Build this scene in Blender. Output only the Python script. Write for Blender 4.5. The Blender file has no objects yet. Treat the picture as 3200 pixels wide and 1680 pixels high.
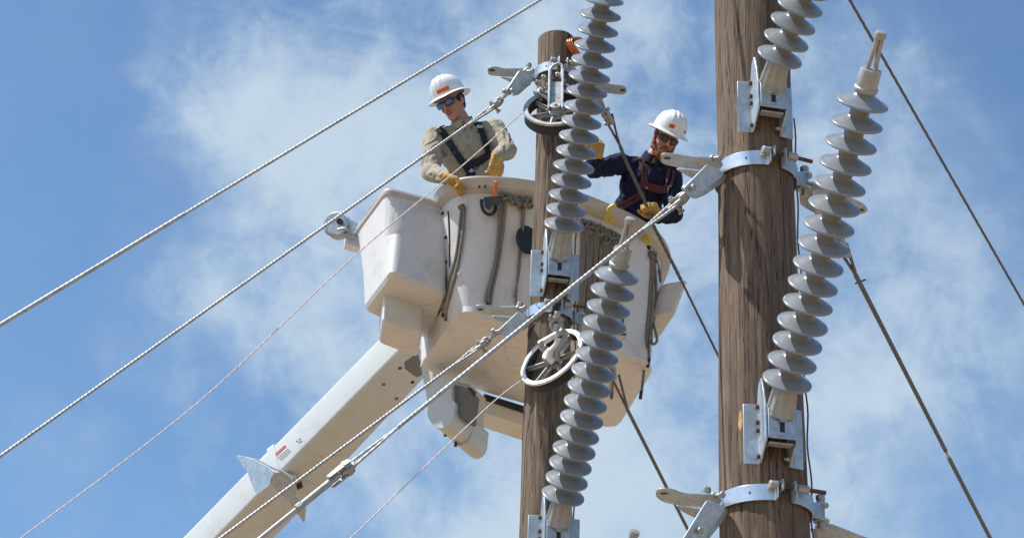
import bpy, bmesh, math, random
import numpy as np
from mathutils import Vector, Matrix, noise
from mathutils.bvhtree import BVHTree
random.seed(7)
S = bpy.context.scene
COL = S.collection
rad = math.radians
V = Vector

# ------------------------------------------------------------------ camera
FPX = 6440.0
PITCH, ROLL = rad(27), rad(2)
CAM = V((0, 0, 1.6))
_F = V((0, math.cos(PITCH), math.sin(PITCH)))
_R0 = V((1, 0, 0)); _U0 = V((0, -math.sin(PITCH), math.cos(PITCH)))
_R = math.cos(ROLL) * _R0 + math.sin(ROLL) * _U0
_U = -math.sin(ROLL) * _R0 + math.cos(ROLL) * _U0
cd = bpy.data.cameras.new('camera'); cam = bpy.data.objects.new('camera', cd); COL.objects.link(cam)
cd.sensor_width = 36; cd.lens = 36 * FPX / 3200; cd.clip_end = 3000; cd.clip_start = 0.05
m = Matrix((( _R.x, _U.x, -_F.x, CAM.x), (_R.y, _U.y, -_F.y, CAM.y), (_R.z, _U.z, -_F.z, CAM.z), (0, 0, 0, 1)))
cam.matrix_world = m
S.camera = cam

# ------------------------------------------------------------------ sky, sun, exposure
SUN_EL, SUN_B = rad(60), rad(10)          # elevation; turned toward the viewer from due left
SUND = V((-math.cos(SUN_EL) * math.cos(SUN_B), -math.cos(SUN_EL) * math.sin(SUN_B), math.sin(SUN_EL)))
sl = bpy.data.lights.new('sun', 'SUN'); sl.energy = 5.0; sl.angle = rad(0.53); sl.color = (1, .97, .93)
so = bpy.data.objects.new('sun', sl); COL.objects.link(so)
so.rotation_euler = SUND.to_track_quat('Z', 'Y').to_euler()
S.view_settings.view_transform = 'Standard'; S.view_settings.look = 'None'
S.view_settings.exposure = 0.22; S.view_settings.gamma = 1

def ray(x, y): return _F + _R * ((x - 1600) / FPX) + _U * ((840 - y) / FPX)

W = bpy.data.worlds.new('World'); S.world = W; W.use_nodes = True
nt = W.node_tree; nt.nodes.clear(); N = nt.nodes; L = nt.links
out = N.new('ShaderNodeOutputWorld'); bg = N.new('ShaderNodeBackground'); bg.inputs[1].default_value = 0.078
sky = N.new('ShaderNodeTexSky'); sky.sky_type = 'NISHITA'; sky.sun_disc = False
sky.sun_elevation = SUN_EL; sky.sun_rotation = math.atan2(SUND.x, SUND.y)
sky.air_density = 1.0; sky.dust_density = 1.2; sky.ozone_density = 1.6; sky.altitude = 300
tc = N.new('ShaderNodeTexCoord')
def mth(op, a, b=None, c=None, clamp=False):
    n = N.new('ShaderNodeMath'); n.operation = op; n.use_clamp = clamp
    for i, v in enumerate((a, b, c)):
        if v is None: continue
        if isinstance(v, (int, float)): n.inputs[i].default_value = v
        else: L.new(v, n.inputs[i])
    return n.outputs[0]
def wnoise(scale, detail, rough, dist=0., vec=None, off=(0, 0, 0)):
    mp = N.new('ShaderNodeMapping'); mp.inputs['Location'].default_value = off
    L.new(vec or tc.outputs['Generated'], mp.inputs[0])
    n = N.new('ShaderNodeTexNoise'); n.inputs['Scale'].default_value = scale; n.inputs['Detail'].default_value = detail
    n.inputs['Roughness'].default_value = rough; n.inputs['Distortion'].default_value = dist
    L.new(mp.outputs[0], n.inputs['Vector']); return n.outputs['Fac']
# broad cloud banks: soft lobes about fixed directions of the sky dome
lobes = [(1150, 130, .10, .42), (900, 300, .075, .38), (1300, 520, .10, .38), (850, 800, .085, .36), (1150, 1000, .10, .36), (1750, 120, .09, .6),
         (2080, 200, .09, .95), (2150, 900, .07, .75), (2050, 1500, .12, .9), (1500, 1500, .10, .6), (2700, 350, .05, .40), (2750, 1350, .13, .48),
         (650, 1150, .05, .4), (700, 180, .05, .3), (3000, 1000, .06, .22), (1300, 1620, .10, .35), (130, 1450, .03, .16), (540, 1460, .016, .3), (2850, 420, .06, .3), (2600, 1000, .06, .35)]
acc = None
# the lobes' outlines are torn by turbulence before they are read
_nz = []
for _o in ((1.3, 4.2, .2), (7.1, .4, 3.3), (2.2, 9.4, 6.1)):
    _nz.append(mth('ADD', mth('MULTIPLY', mth('SUBTRACT', wnoise(7, 6, .62, .3, off=_o), .5), .16), mth('MULTIPLY', mth('SUBTRACT', wnoise(22, 5, .6, .2, off=_o), .5), .05)))
_cx = N.new('ShaderNodeCombineXYZ')
for _i in range(3): L.new(_nz[_i], _cx.inputs[_i])
_va = N.new('ShaderNodeVectorMath'); _va.operation = 'ADD'; L.new(tc.outputs['Generated'], _va.inputs[0]); L.new(_cx.outputs[0], _va.inputs[1])
_vn = N.new('ShaderNodeVectorMath'); _vn.operation = 'NORMALIZE'; L.new(_va.outputs[0], _vn.inputs[0])
for (x, y, r, a) in lobes:
    d = ray(x, y).normalized()
    vm = N.new('ShaderNodeVectorMath'); vm.operation = 'DOT_PRODUCT'; L.new(_vn.outputs[0], vm.inputs[0]); vm.inputs[1].default_value = d
    mr = N.new('ShaderNodeMapRange'); mr.interpolation_type = 'SMOOTHSTEP'
    mr.inputs['From Min'].default_value = math.cos(r * 1.15); mr.inputs['From Max'].default_value = 1.0
    mr.inputs['To Min'].default_value = 0; mr.inputs['To Max'].default_value = a
    L.new(vm.outputs['Value'], mr.inputs['Value'])
    acc = mr.outputs[0] if acc is None else mth('ADD', mth('MULTIPLY', acc, 1.0), mr.outputs[0])
n1 = wnoise(9, 9, .52, .6, off=(3.1, 1.7, .4)); n2 = wnoise(26, 7, .6, .5, off=(.3, 5.7, 1.4)); n3 = wnoise(3, 5, .5, .3)
wide = mth('MULTIPLY', mth('SUBTRACT', n3, .42), 1.6)                  # clouds elsewhere in the dome
base = mth('ADD', mth('MINIMUM', acc, 1.0), mth('MULTIPLY', wide, .12))
fl = mth('ADD', mth('MULTIPLY', mth('SUBTRACT', n1, .5), 3.0), mth('ADD', mth('MULTIPLY', mth('SUBTRACT', n2, .5), 1.3), mth('MULTIPLY', mth('SUBTRACT', wnoise(55, 6, .65, 1.2, off=(4., 1., 9.)), .5), .7)))
den = mth('ADD', mth('MULTIPLY', base, mth('ADD', 1.0, fl)), mth('MULTIPLY', fl, .14))
den = mth('MULTIPLY', den, 1.0)
mrd = N.new('ShaderNodeMapRange'); mrd.interpolation_type = 'SMOOTHERSTEP'; L.new(den, mrd.inputs['Value'])
mrd.inputs['From Min'].default_value = -.35; mrd.inputs['From Max'].default_value = 1.75
tint = N.new('ShaderNodeMix'); tint.data_type = 'RGBA'; tint.blend_type = 'MULTIPLY'; tint.inputs[0].default_value = 1
L.new(sky.outputs[0], tint.inputs[6]); tint.inputs[7].default_value = (1.26, 1.62, 1.80, 1)
mix = N.new('ShaderNodeMix'); mix.data_type = 'RGBA'
L.new(mrd.outputs[0], mix.inputs[0]); L.new(tint.outputs[2], mix.inputs[6]); mix.inputs[7].default_value = (6.1, 7.5, 8.9, 1)
L.new(mix.outputs[2], bg.inputs[0]); L.new(bg.outputs[0], out.inputs[0])

# ------------------------------------------------------------------ places
def P(x, y, d): return CAM + ray(x, y) * d
def proj(w):
    v = V(w) - CAM; d = v.dot(_F); return 1600 + v.dot(_R) / d * FPX, 840 - v.dot(_U) / d * FPX, d
def onz(x, y, z): r = ray(x, y); return CAM + r * ((z - CAM.z) / r.z)
def onpl(x, y, p, n): r = ray(x, y); return CAM + r * ((p - CAM).dot(n) / r.dot(n))

# ------------------------------------------------------------------ materials
def mat(name, color, rough=.6, metal=0., var=.12, nscale=8., bump=.0, bscale=60., coat=0., dirt=None, dscale=2.5, damt=.3, stretch=(1, 1, 1), spec=.5, vor=0., scr=0.):
    mt = bpy.data.materials.new(name); mt.use_nodes = True
    t = mt.node_tree; n = t.nodes; l = t.links; b = n['Principled BSDF']
    b.inputs['Roughness'].default_value = rough; b.inputs['Metallic'].default_value = metal
    b.inputs['Coat Weight'].default_value = coat; b.inputs['Coat Roughness'].default_value = .2
    b.inputs['Specular IOR Level'].default_value = spec
    co = n.new('ShaderNodeTexCoord'); mp = n.new('ShaderNodeMapping'); l.new(co.outputs['Object'], mp.inputs[0]); mp.inputs['Scale'].default_value = stretch
    nz = n.new('ShaderNodeTexNoise'); nz.inputs['Scale'].default_value = nscale; nz.inputs['Detail'].default_value = 6; nz.inputs['Roughness'].default_value = .6
    l.new(mp.outputs[0], nz.inputs['Vector'])
    rp = n.new('ShaderNodeValToRGB'); l.new(nz.outputs['Fac'], rp.inputs[0])
    rp.color_ramp.elements[0].position = .3; rp.color_ramp.elements[1].position = .7
    rp.color_ramp.elements[0].color = [max(0, c * (1 - var)) for c in color] + [1]
    rp.color_ramp.elements[1].color = [min(1, c * (1 + var)) for c in color] + [1]
    last = rp.outputs[0]
    if vor:
        vo = n.new('ShaderNodeTexVoronoi'); vo.inputs['Scale'].default_value = 45; l.new(mp.outputs[0], vo.inputs['Vector'])
        mx = n.new('ShaderNodeMix'); mx.data_type = 'RGBA'; mx.blend_type = 'OVERLAY'; mx.inputs[0].default_value = vor
        bw = n.new('ShaderNodeRGBToBW'); l.new(vo.outputs['Color'], bw.inputs[0])
        l.new(last, mx.inputs[6]); l.new(bw.outputs[0], mx.inputs[7]); last = mx.outputs[2]
    if dirt:
        d = n.new('ShaderNodeTexNoise'); d.inputs['Scale'].default_value = dscale; d.inputs['Detail'].default_value = 9; d.inputs['Roughness'].default_value = .7
        l.new(mp.outputs[0], d.inputs['Vector'])
        r2 = n.new('ShaderNodeValToRGB'); l.new(d.outputs['Fac'], r2.inputs[0])
        r2.color_ramp.elements[0].position = .52; r2.color_ramp.elements[1].position = .72
        r2.color_ramp.elements[0].color = (0, 0, 0, 1); r2.color_ramp.elements[1].color = (damt,) * 3 + (1,)
        mx = n.new('ShaderNodeMix'); mx.data_type = 'RGBA'; l.new(r2.outputs[0], mx.inputs[0]); l.new(last, mx.inputs[6]); mx.inputs[7].default_value = (*dirt, 1)
        last = mx.outputs[2]
    if scr:      # long scratches and scuffs
        for st_, sc_, th_ in (((1, 1, .12), 16, .008), ((.12, .12, 1), 11, .006), ((1, 1, 1), 38, .010)):
            m2 = n.new('ShaderNodeMapping'); l.new(co.outputs['Object'], m2.inputs[0]); m2.inputs['Scale'].default_value = st_; m2.inputs['Rotation'].default_value = (.3, .5 * sc_, .2)
            d = n.new('ShaderNodeTexNoise'); d.inputs['Scale'].default_value = sc_; d.inputs['Detail'].default_value = 3; d.inputs['Distortion'].default_value = .6; l.new(m2.outputs[0], d.inputs['Vector'])
            r2 = n.new('ShaderNodeValToRGB'); l.new(d.outputs['Fac'], r2.inputs[0]); e_ = r2.color_ramp.elements
            e_[0].position = .60 - th_; e_[0].color = (0, 0, 0, 1); e_[1].position = .60 + th_; e_[1].color = (0, 0, 0, 1); q_ = e_.new(.60); q_.color = (scr,) * 3 + (1,)
            mx = n.new('ShaderNodeMix'); mx.data_type = 'RGBA'; l.new(r2.outputs[0], mx.inputs[0]); l.new(last, mx.inputs[6]); mx.inputs[7].default_value = (.16, .12, .085, 1); last = mx.outputs[2]
    l.new(last, b.inputs['Base Color'])
    mr = n.new('ShaderNodeMapRange'); l.new(nz.outputs['Fac'], mr.inputs['Value']); mr.inputs['To Min'].default_value = max(.03, rough - .12); mr.inputs['To Max'].default_value = min(1, rough + .12)
    l.new(mr.outputs[0], b.inputs['Roughness'])
    if bump:
        bz = n.new('ShaderNodeTexNoise'); bz.inputs['Scale'].default_value = bscale; bz.inputs['Detail'].default_value = 5; l.new(mp.outputs[0], bz.inputs['Vector'])
        bp = n.new('ShaderNodeBump'); bp.inputs['Strength'].default_value = bump; bp.inputs['Distance'].default_value = .01
        l.new(bz.outputs['Fac'], bp.inputs['Height']); l.new(bp.outputs[0], b.inputs['Normal'])
    return mt

def wood_mat(name, c1, c2, seed):
    mt = bpy.data.materials.new(name); mt.use_nodes = True
    t = mt.node_tree; n = t.nodes; l = t.links; b = n['Principled BSDF']; b.inputs['Roughness'].default_value = .85; b.inputs['Specular IOR Level'].default_value = .25
    co = n.new('ShaderNodeTexCoord')
    def nz(sc, st, det=8, ro=.6, dist=0.):
        mp = n.new('ShaderNodeMapping'); l.new(co.outputs['Object'], mp.inputs[0]); mp.inputs['Scale'].default_value = st; mp.inputs['Location'].default_value = (seed, seed * .7, seed * 1.3)
        k = n.new('ShaderNodeTexNoise'); k.inputs['Scale'].default_value = sc; k.inputs['Detail'].default_value = det; k.inputs['Roughness'].default_value = ro; k.inputs['Distortion'].default_value = dist
        l.new(mp.outputs[0], k.inputs['Vector']); return k.outputs['Fac']
    def ramp(f, stops):
        r = n.new('ShaderNodeValToRGB'); l.new(f, r.inputs[0]); e = r.color_ramp.elements
        e[0].position, e[0].color = stops[0][0], (*stops[0][1], 1); e[1].position, e[1].color = stops[-1][0], (*stops[-1][1], 1)
        for p_, c_ in stops[1:-1]: q = e.new(p_); q.color = (*c_, 1)
        return r.outputs[0]
    def mixc(f, a, bb, mode='MIX'):
        x = n.new('ShaderNodeMix'); x.data_type = 'RGBA'; x.blend_type = mode
        if isinstance(f, float): x.inputs[0].default_value = f
        else: l.new(f, x.inputs[0])
        l.new(a, x.inputs[6])
        if isinstance(bb, tuple): x.inputs[7].default_value = (*bb, 1)
        else: l.new(bb, x.inputs[7])
        return x.outputs[2]
    grain = nz(75, (1, 1, .07), 9, .7, .5)
    broad = nz(6, (1, 1, .12), 5, .6, .5)
    crack = nz(17, (1, 1, .028), 4, .55, .35)
    spots = nz(70, (1, 1, .35), 4, .7)
    col = ramp(grain, [(.25, tuple(c * .66 for c in c1)), (.5, tuple(c * 1.08 for c in c1)), (.78, c2)])
    col = mixc(ramp(broad, [(.4, (0, 0, 0)), (.65, (.75, .75, .75))]), col, tuple(.62 * c for c in c1[:1]) + (c1[1] * .64, c1[2] * .72))
    ck = ramp(crack, [(.485, (0, 0, 0)), (.5, (.75, .75, .75)), (.515, (0, 0, 0))])
    sp = ramp(spots, [(.64, (0, 0, 0)), (.70, (.8, .8, .8))])
    kmp = n.new('ShaderNodeMapping'); l.new(co.outputs['Object'], kmp.inputs[0]); kmp.inputs['Scale'].default_value = (1, 1, .55)
    vo = n.new('ShaderNodeTexVoronoi'); vo.inputs['Scale'].default_value = 3.2; l.new(kmp.outputs[0], vo.inputs['Vector'])
    kn = ramp(vo.outputs['Distance'], [(.03, (.85, .85, .85)), (.075, (0, 0, 0))])
    col = mixc(ck, col, (.018, .013, .010)); col = mixc(sp, col, (.035, .026, .020)); col = mixc(kn, col, (.06, .035, .02))
    l.new(col, b.inputs['Base Color'])
    ad = n.new('ShaderNodeMath'); ad.operation = 'SUBTRACT'; l.new(grain, ad.inputs[0]); l.new(ck, ad.inputs[1])
    bp = n.new('ShaderNodeBump'); bp.inputs['Strength'].default_value = .75; bp.inputs['Distance'].default_value = .008
    l.new(ad.outputs[0], bp.inputs['Height']); l.new(bp.outputs[0], b.inputs['Normal'])
    return mt

M = {}
M['wood1'] = wood_mat('weathered_wood', (.172, .120, .082), (.375, .285, .205), 3.3)
M['wood2'] = wood_mat('weathered_wood_pale', (.185, .135, .094), (.39, .305, .225), 9.1)
M['galv'] = mat('galvanised_steel', (.46, .52, .57), .44, .5, .12, 9, .10, 90, vor=.18, dirt=(.36, .37, .37), damt=.45)
M['galvbright'] = mat('bright_galvanised_steel', (.74, .76, .78), .30, .75, .08, 6, .05, 60, vor=.15)
M['cast'] = mat('cast_aluminium', (.40, .395, .375), .48, .4, .14, 22, .25, 120, dirt=(.22, .19, .15), dscale=9, damt=.6)
M['darksteel'] = mat('dark_steel', (.055, .05, .048), .5, .5, .3, 20)
M['rust'] = mat('rusty_bolt', (.10, .055, .045), .7, .2, .4, 40)
M['black'] = mat('black_rubber', (.02, .021, .024), .55)
M['shed'] = mat('grey_silicone', (.245, .262, .280), .24, 0, .06, 5, 0, coat=.35, dirt=(.32, .31, .29), dscale=5, damt=.35)
M['core'] = mat('grey_silicone_core', (.20, .20, .195), .38, 0, .06, 16)
M['fibre'] = mat('off_white_fibreglass', (.72, .71, .69), .46, scr=.34, metal=0, var=.035, nscale=3, bump=.06, bscale=25, dirt=(.45, .38, .29), dscale=4, damt=.5)
M['lip'] = mat('fibreglass_lip', (.55, .51, .455), .55, 0, .07, 4, .05, 25, dirt=(.3, .24, .18), dscale=6, damt=.4)
M['boom'] = mat('white_boom_paint', (.60, .625, .615), .42, scr=.22, metal=0, var=.03, nscale=2.5, bump=.03, bscale=30, dirt=(.47, .42, .33), dscale=3.5, damt=.4)
M['white'] = mat('white_plastic', (.80, .79, .76), .28, 0, .03, 14, coat=.25, dirt=(.5, .46, .4), dscale=12, damt=.25)
M['orange'] = mat('orange_sticker', (.78, .085, .02), .5, 0, .1, 30)
M['red'] = mat('faded_red_sticker', (.55, .10, .09), .5, 0, .15, 40)
M['wire'] = mat('galvanised_strand', (.46, .455, .44), .52, metal=.35, var=.2, nscale=30, dirt=(.16, .14, .12), dscale=7, damt=.7)
M['wiredark'] = mat('weathered_strand', (.135, .13, .135), .55, .3, .3, 30)
M['pinkrope'] = mat('faded_pink_cord', (.80, .68, .66), .8, 0, .15, 60)
M['rope'] = mat('grey_rope', (.23, .21, .185), .85, 0, .3, 60, .4, 200)
M['khaki'] = mat('khaki_cotton', (.36, .315, .235), .88, 0, .10, 14, .35, 260)
M['navy'] = mat('navy_cotton', (.0125, .014, .036), .9, 0, .2, 14, .35, 260, spec=.25)
M['trouser'] = mat('dark_denim', (.02, .024, .04), .9, 0, .15, 14, .3, 260)
M['skin1'] = mat('suntanned_skin', (.46, .225, .155), .5, 0, .10, 22, .15, 150)
M['skin2'] = mat('ruddy_skin', (.52, .24, .165), .5, 0, .12, 22, .15, 150)
M['glove'] = mat('yellow_leather', (.52, .30, .075), .72, 0, .22, 26, .5, 120, dirt=(.26, .15, .06), dscale=16, damt=.6)
M['strap'] = mat('navy_webbing', (.012, .016, .026), .8, 0, .15, 40, .2, 300)
M['maroon'] = mat('maroon_webbing', (.085, .018, .016), .7, 0, .2, 40, .2, 300)
M['hair'] = mat('dark_brown_hair', (.02, .013, .009), .7, 0, .4, 60, .8, 160)
M['beard'] = mat('ginger_hair', (.27, .095, .03), .75, 0, .55, 70, .9, 170)
M['lip1'] = mat('lip_skin', (.30, .08, .06), .5)
M['teeth'] = mat('tooth_enamel', (.75, .70, .62), .3)
M['bluelens'] = mat('blue_mirror_lens', (.015, .20, .62), .2, .2, .05, 6, coat=.4)
M['darklens'] = mat('grey_lens', (.03, .033, .036), .12, .1, .1, 6, coat=.8)
M['copper'] = mat('bright_copper', (.75, .22, .10), .3, .9, .2, 30)
M['oldcopper'] = mat('dull_copper', (.20, .10, .075), .55, .4, .3, 30)
M['yellow'] = mat('yellow_plastic', (.72, .50, .02), .45, 0, .12, 30)
M['screw'] = mat('orange_handle', (.68, .19, .03), .4, 0, .15, 30)
M['tool'] = mat('blue_grey_leather', (.05, .065, .085), .6, 0, .4, 30, .3, 90)
M['ground'] = mat('dry_ground', (.275, .192, .115), .95, 0, .15, .15)
M['tan'] = mat('grey_primer', (.16, .16, .155), .6, 0, .15, 10)
M['alu'] = mat('dull_aluminium', (.46, .445, .42), .45, .6, .15, 20, .1, 90, dirt=(.12, .11, .10), dscale=14, damt=.6)
M['rimwhite'] = mat('polished_wheel_rim', (.82, .80, .76), .32, .3, .06, 20)
M['shirt'] = mat('black_cotton', (.008, .008, .010), .9)
M['yellowwood'] = mat('split_fresh_wood', (.62, .36, .12), .8, 0, .3, 60)

# ------------------------------------------------------------------ mesh helpers
class MB:
    def __init__(s): s.v = []; s.f = []
    def add(s, vs, fs):
        o = len(s.v); s.v += [V(a) for a in vs]; s.f += [tuple(i + o for i in f) for f in fs]; return s
def frame(d, up=V((0, 0, 1))):
    d = V(d).normalized()
    if abs(d.dot(up)) > .98: up = V((0, 1, 0)) if abs(d.y) < .9 else V((1, 0, 0))
    a = up.cross(d).normalized(); b = d.cross(a); return a, b, d
def tube(mb, pts, r, n=10, caps=True, closed=False, prof=None, twist=0., up=V((0, 0, 1))):
    pts = [V(p) for p in pts]; k = len(pts); rs = r if isinstance(r, (list, tuple)) else [r] * k
    vs = []; fs = []
    d0 = (pts[1] - pts[0]).normalized(); a, b, _ = frame(d0, up); ang = 0.
    for i, p in enumerate(pts):
        if closed: d = (pts[(i + 1) % k] - pts[i - 1]).normalized()
        else: d = (pts[min(i + 1, k - 1)] - pts[max(i - 1, 0)]).normalized()
        a = (a - d * a.dot(d)).normalized(); b = d.cross(a)
        if i: ang += twist * (p - pts[i - 1]).length
        for j in range(n):
            t = 2 * math.pi * j / n; q = rs[i] * (prof(t) if prof else 1)
            vs.append(p + (a * math.cos(t + ang) + b * math.sin(t + ang)) * q)
    for i in range(k if closed else k - 1):
        for j in range(n):
            i2 = (i + 1) % k; fs.append((i * n + j, i * n + (j + 1) % n, i2 * n + (j + 1) % n, i2 * n + j))
    if caps and not closed:
        fs.append(tuple(range(n - 1, -1, -1))); fs.append(tuple((k - 1) * n + j for j in range(n)))
    return mb.add(vs, fs)
def cyl(mb, a, b, r, n=14, r2=None): return tube(mb, [a, b], [r, r if r2 is None else r2], n)
def bolt(mb, a, b, r=.009, head=.019):
    a = V(a); b = V(b); d = (b - a).normalized()
    cyl(mb, a, b, r, 10); cyl(mb, a - d * .014, a, head, 6); cyl(mb, b - d * .03, b - d * .012, head, 6); return mb
def lathe(mb, prof, n=40, mtx=None, squash=(1, 1)):
    vs = []; fs = []; k = len(prof)
    for (r, z) in prof:
        for j in range(n):
            t = 2 * math.pi * j / n; p = V((r * math.cos(t) * squash[0], r * math.sin(t) * squash[1], z)); vs.append(mtx @ p if mtx else p)
    for i in range(k - 1):
        for j in range(n): fs.append((i * n + j, i * n + (j + 1) % n, (i + 1) * n + (j + 1) % n, (i + 1) * n + j))
    return mb.add(vs, fs)
def prism(mb, poly, off):
    """closed solid from a planar polygon (world points) pushed by the vector off"""
    n = len(poly); poly = [V(p) for p in poly]; off = V(off)
    return mb.add(poly + [p + off for p in poly], [tuple(range(n - 1, -1, -1)), tuple(range(n, 2 * n))] + [(i, (i + 1) % n, (i + 1) % n + n, i + n) for i in range(n)])
def loft(mb, a, b, capa=True, capb=True):
    n = len(a); f = [(i, (i + 1) % n, (i + 1) % n + n, i + n) for i in range(n)]
    if capa: f.append(tuple(range(n - 1, -1, -1)))
    if capb: f.append(tuple(range(n, 2 * n)))
    return mb.add(list(a) + list(b), f)
def box(mb, c, ax, ay, az, sx, sy, sz):
    c = V(c); ax, ay, az = V(ax) * sx / 2, V(ay) * sy / 2, V(az) * sz / 2
    return prism(mb, [c - ax - ay - az, c + ax - ay - az, c + ax + ay - az, c - ax + ay - az], az * 2)
def roundpoly(pts, r, seg=5):
    pts = [V(p) for p in pts]; n = len(pts); rs = r if isinstance(r, (list, tuple)) else [r] * n; o = []
    for i in range(n):
        p, a, b = pts[i], pts[i - 1], pts[(i + 1) % n]
        la, lb = (a - p).length, (b - p).length; q = min(rs[i], la * .48, lb * .48)
        if q <= 0: o.append(p.copy()); continue
        s0 = p + (a - p) / la * q; s1 = p + (b - p) / lb * q
        for k in range(seg + 1): t = k / seg; o.append(s0 * (1 - t) ** 2 + p * 2 * t * (1 - t) + s1 * t * t)
    return o
def slab(mb, px, pl, n, th, r=0., seg=5):
    """plate whose outline is read on a plane in space, with real thickness behind it"""
    poly = [onpl(x, y, pl, n) for x, y in px]
    if r: poly = roundpoly(poly, r, seg)
    return prism(mb, poly, V(n) * th)
def smoothline(pts, sub=6):
    pts = [V(p) for p in pts]; o = []
    for i in range(len(pts) - 1):
        p0, p1, p2, p3 = pts[max(i - 1, 0)], pts[i], pts[i + 1], pts[min(i + 2, len(pts) - 1)]
        for k in range(sub):
            t = k / sub; o.append(.5 * ((2 * p1) + (p2 - p0) * t + (2 * p0 - 5 * p1 + 4 * p2 - p3) * t * t + (3 * p1 - p0 - 3 * p2 + p3) * t ** 3))
    o.append(pts[-1]); return o

WM = {}                                      # world matrix of every object made
def link(o, parent, mw):
    COL.objects.link(o)
    if parent: o.parent = parent; o.matrix_basis = WM[parent.name].inverted() @ mw
    else: o.matrix_basis = mw
    WM[o.name] = mw.copy(); return o
def tag(o, label=None, cat=None, group=None, kind=None):
    if label: o['label'] = label
    if cat: o['category'] = cat
    if group: o['group'] = group
    if kind: o['kind'] = kind
    return o
def thing(name, loc, label, cat, group=None, mtx=None):
    o = bpy.data.objects.new(name, None); o.empty_display_size = .1
    link(o, None, mtx if mtx else Matrix.Translation(V(loc))); return tag(o, label, cat, group)
def obj(name, mb, mt, parent=None, smooth=40, bevel=0., local=False, origin=None, subd=0):
    """one mesh object; mb is in world space (or in the parent's space if local)"""
    me = bpy.data.meshes.new(name)
    if local: inv = None; mw = WM[parent.name]
    else:
        mw = WM[parent.name] if parent else Matrix.Translation(V(origin) if origin is not None else sum(mb.v, V()) / len(mb.v)); inv = mw.inverted()
    me.from_pydata([(inv @ v if inv else v)[:] for v in mb.v], [], mb.f)
    bm = bmesh.new(); bm.from_mesh(me); bmesh.ops.recalc_face_normals(bm, faces=bm.faces); bm.to_mesh(me); bm.free()
    me.materials.append(mt)
    if smooth:
        for p in me.polygons: p.use_smooth = True
        me.set_sharp_from_angle(angle=rad(smooth))
    o = bpy.data.objects.new(name, me); link(o, parent, mw)
    if bevel:
        b = o.modifiers.new('bevel', 'BEVEL'); b.width = bevel; b.segments = 2; b.limit_method = 'ANGLE'; b.angle_limit = rad(35)
    if subd:
        b = o.modifiers.new('sub', 'SUBSURF'); b.levels = subd; b.render_levels = subd
    return o
def single(name, mb, mt, label, cat, group=None, **k): return tag(obj(name, mb, mt, None, **k), label, cat, group)

# ------------------------------------------------------------------ ground
mb = MB(); mb.add([(-900, -900, 0), (900, -900, 0), (900, 900, 0), (-900, 900, 0)], [(0, 1, 2, 3)])
tag(obj('ground', mb, M['ground'], None, smooth=0, origin=(0, 0, 0)), 'dry pale earth far below the poles', 'ground', kind='structure')

# ------------------------------------------------------------------ poles
NEAR = P(2369, 840, 11.4); FAR = P(1722, 840, 13.5)
def z_at(pole, y, front=0.):
    lo, hi = -2., 20.
    for _ in range(40):
        mm = (lo + hi) / 2
        if proj((pole.x, pole.y - front, mm))[1] > y: lo = mm
        else: hi = mm
    return lo
def radius_table(pole, tab):
    t = []
    for y, hw in tab:
        z = z_at(pole, y); t.append((z, hw * proj((pole.x, pole.y, z))[2] / FPX))
    t.sort(); (z0, r0), (z1, r1) = t[0], t[-1]
    t.insert(0, (0, r0 + .008 * z0)); t.append((z1 + 3, r1 - .02)); return t
NT = radius_table(NEAR, [(0, 113), (435, 117), (840, 123), (1215, 131), (1640, 141)])
FT = radius_table(FAR, [(125, 57), (640, 61), (1040, 65), (1300, 72), (1680, 79)])
def rad_at(tab, z):
    return float(np.interp(z, [a for a, _ in tab], [b for _, b in tab]))
def make_pole(pole, tab, ztop, mt, label, seed, dome):
    mb = MB(); n = 144; zs = [0, 1, 2, 3] + [3.6 + i * .03 for i in range(int((ztop - 3.6) / .03) + 1)] + [ztop]
    checks = [(random.uniform(0, 2 * math.pi), random.uniform(3, ztop), random.uniform(.5, 1.6), random.uniform(.006, .013), random.uniform(-.08, .08)) for _ in range(26)]
    vs = []
    for z in zs:
        r = rad_at(tab, z)
        for j in range(n):
            t = 2 * math.pi * j / n
            q = r + .010 * (noise.noise(V((math.cos(t) * 1.2, math.sin(t) * 1.2, z * .6 + seed)))) + .0035 * noise.noise(V((math.cos(t) * 9, math.sin(t) * 9, z * .9 + seed)))
            for (ct, cz, cl, dp, sl_) in checks:
                dz = abs(z - cz) / cl
                if dz < 1:
                    da = abs((t - ct - sl_ * (z - cz) + .03 * math.sin(z * 7 + ct) + math.pi) % (2 * math.pi) - math.pi)
                    w = .035 * (1 - dz) + .012
                    if da < w: q -= dp * (1 - da / w) * (1 - dz ** 3)
            vs.append((pole.x + q * math.cos(t), pole.y + q * math.sin(t), z + (0 if z < ztop else 0)))
    k = len(zs); fs = [(i * n + j, i * n + (j + 1) % n, (i + 1) * n + (j + 1) % n, (i + 1) * n + j) for i in range(k - 1) for j in range(n)]
    # rounded, roughly sawn top
    rings = [(.985, .006), (.93, .014), (.6, .02), (.2, .022)]
    for (s, h) in rings:
        for j in range(n):
            t = 2 * math.pi * j / n; q = rad_at(tab, ztop) * s
            vs.append((pole.x + q * math.cos(t), pole.y + q * math.sin(t), ztop + h + .006 * noise.noise(V((t, s, seed)))))
    for i in range(k - 1, k + 3): fs += [(i * n + j, i * n + (j + 1) % n, (i + 1) * n + (j + 1) % n, (i + 1) * n + j) for j in range(n)]
    fs.append(tuple((k + 3) * n + j for j in range(n)))
    mb.add(vs, fs)
    return single('utility_pole', mb, mt, label, 'utility pole', origin=(pole.x, pole.y, 0), smooth=50)
ZTOP_F = z_at(FAR, 128)
make_pole(NEAR, NT, z_at(NEAR, -640), M['wood1'], 'thick brown timber pole running out of the top of the picture', 2.1, 0)
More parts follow.
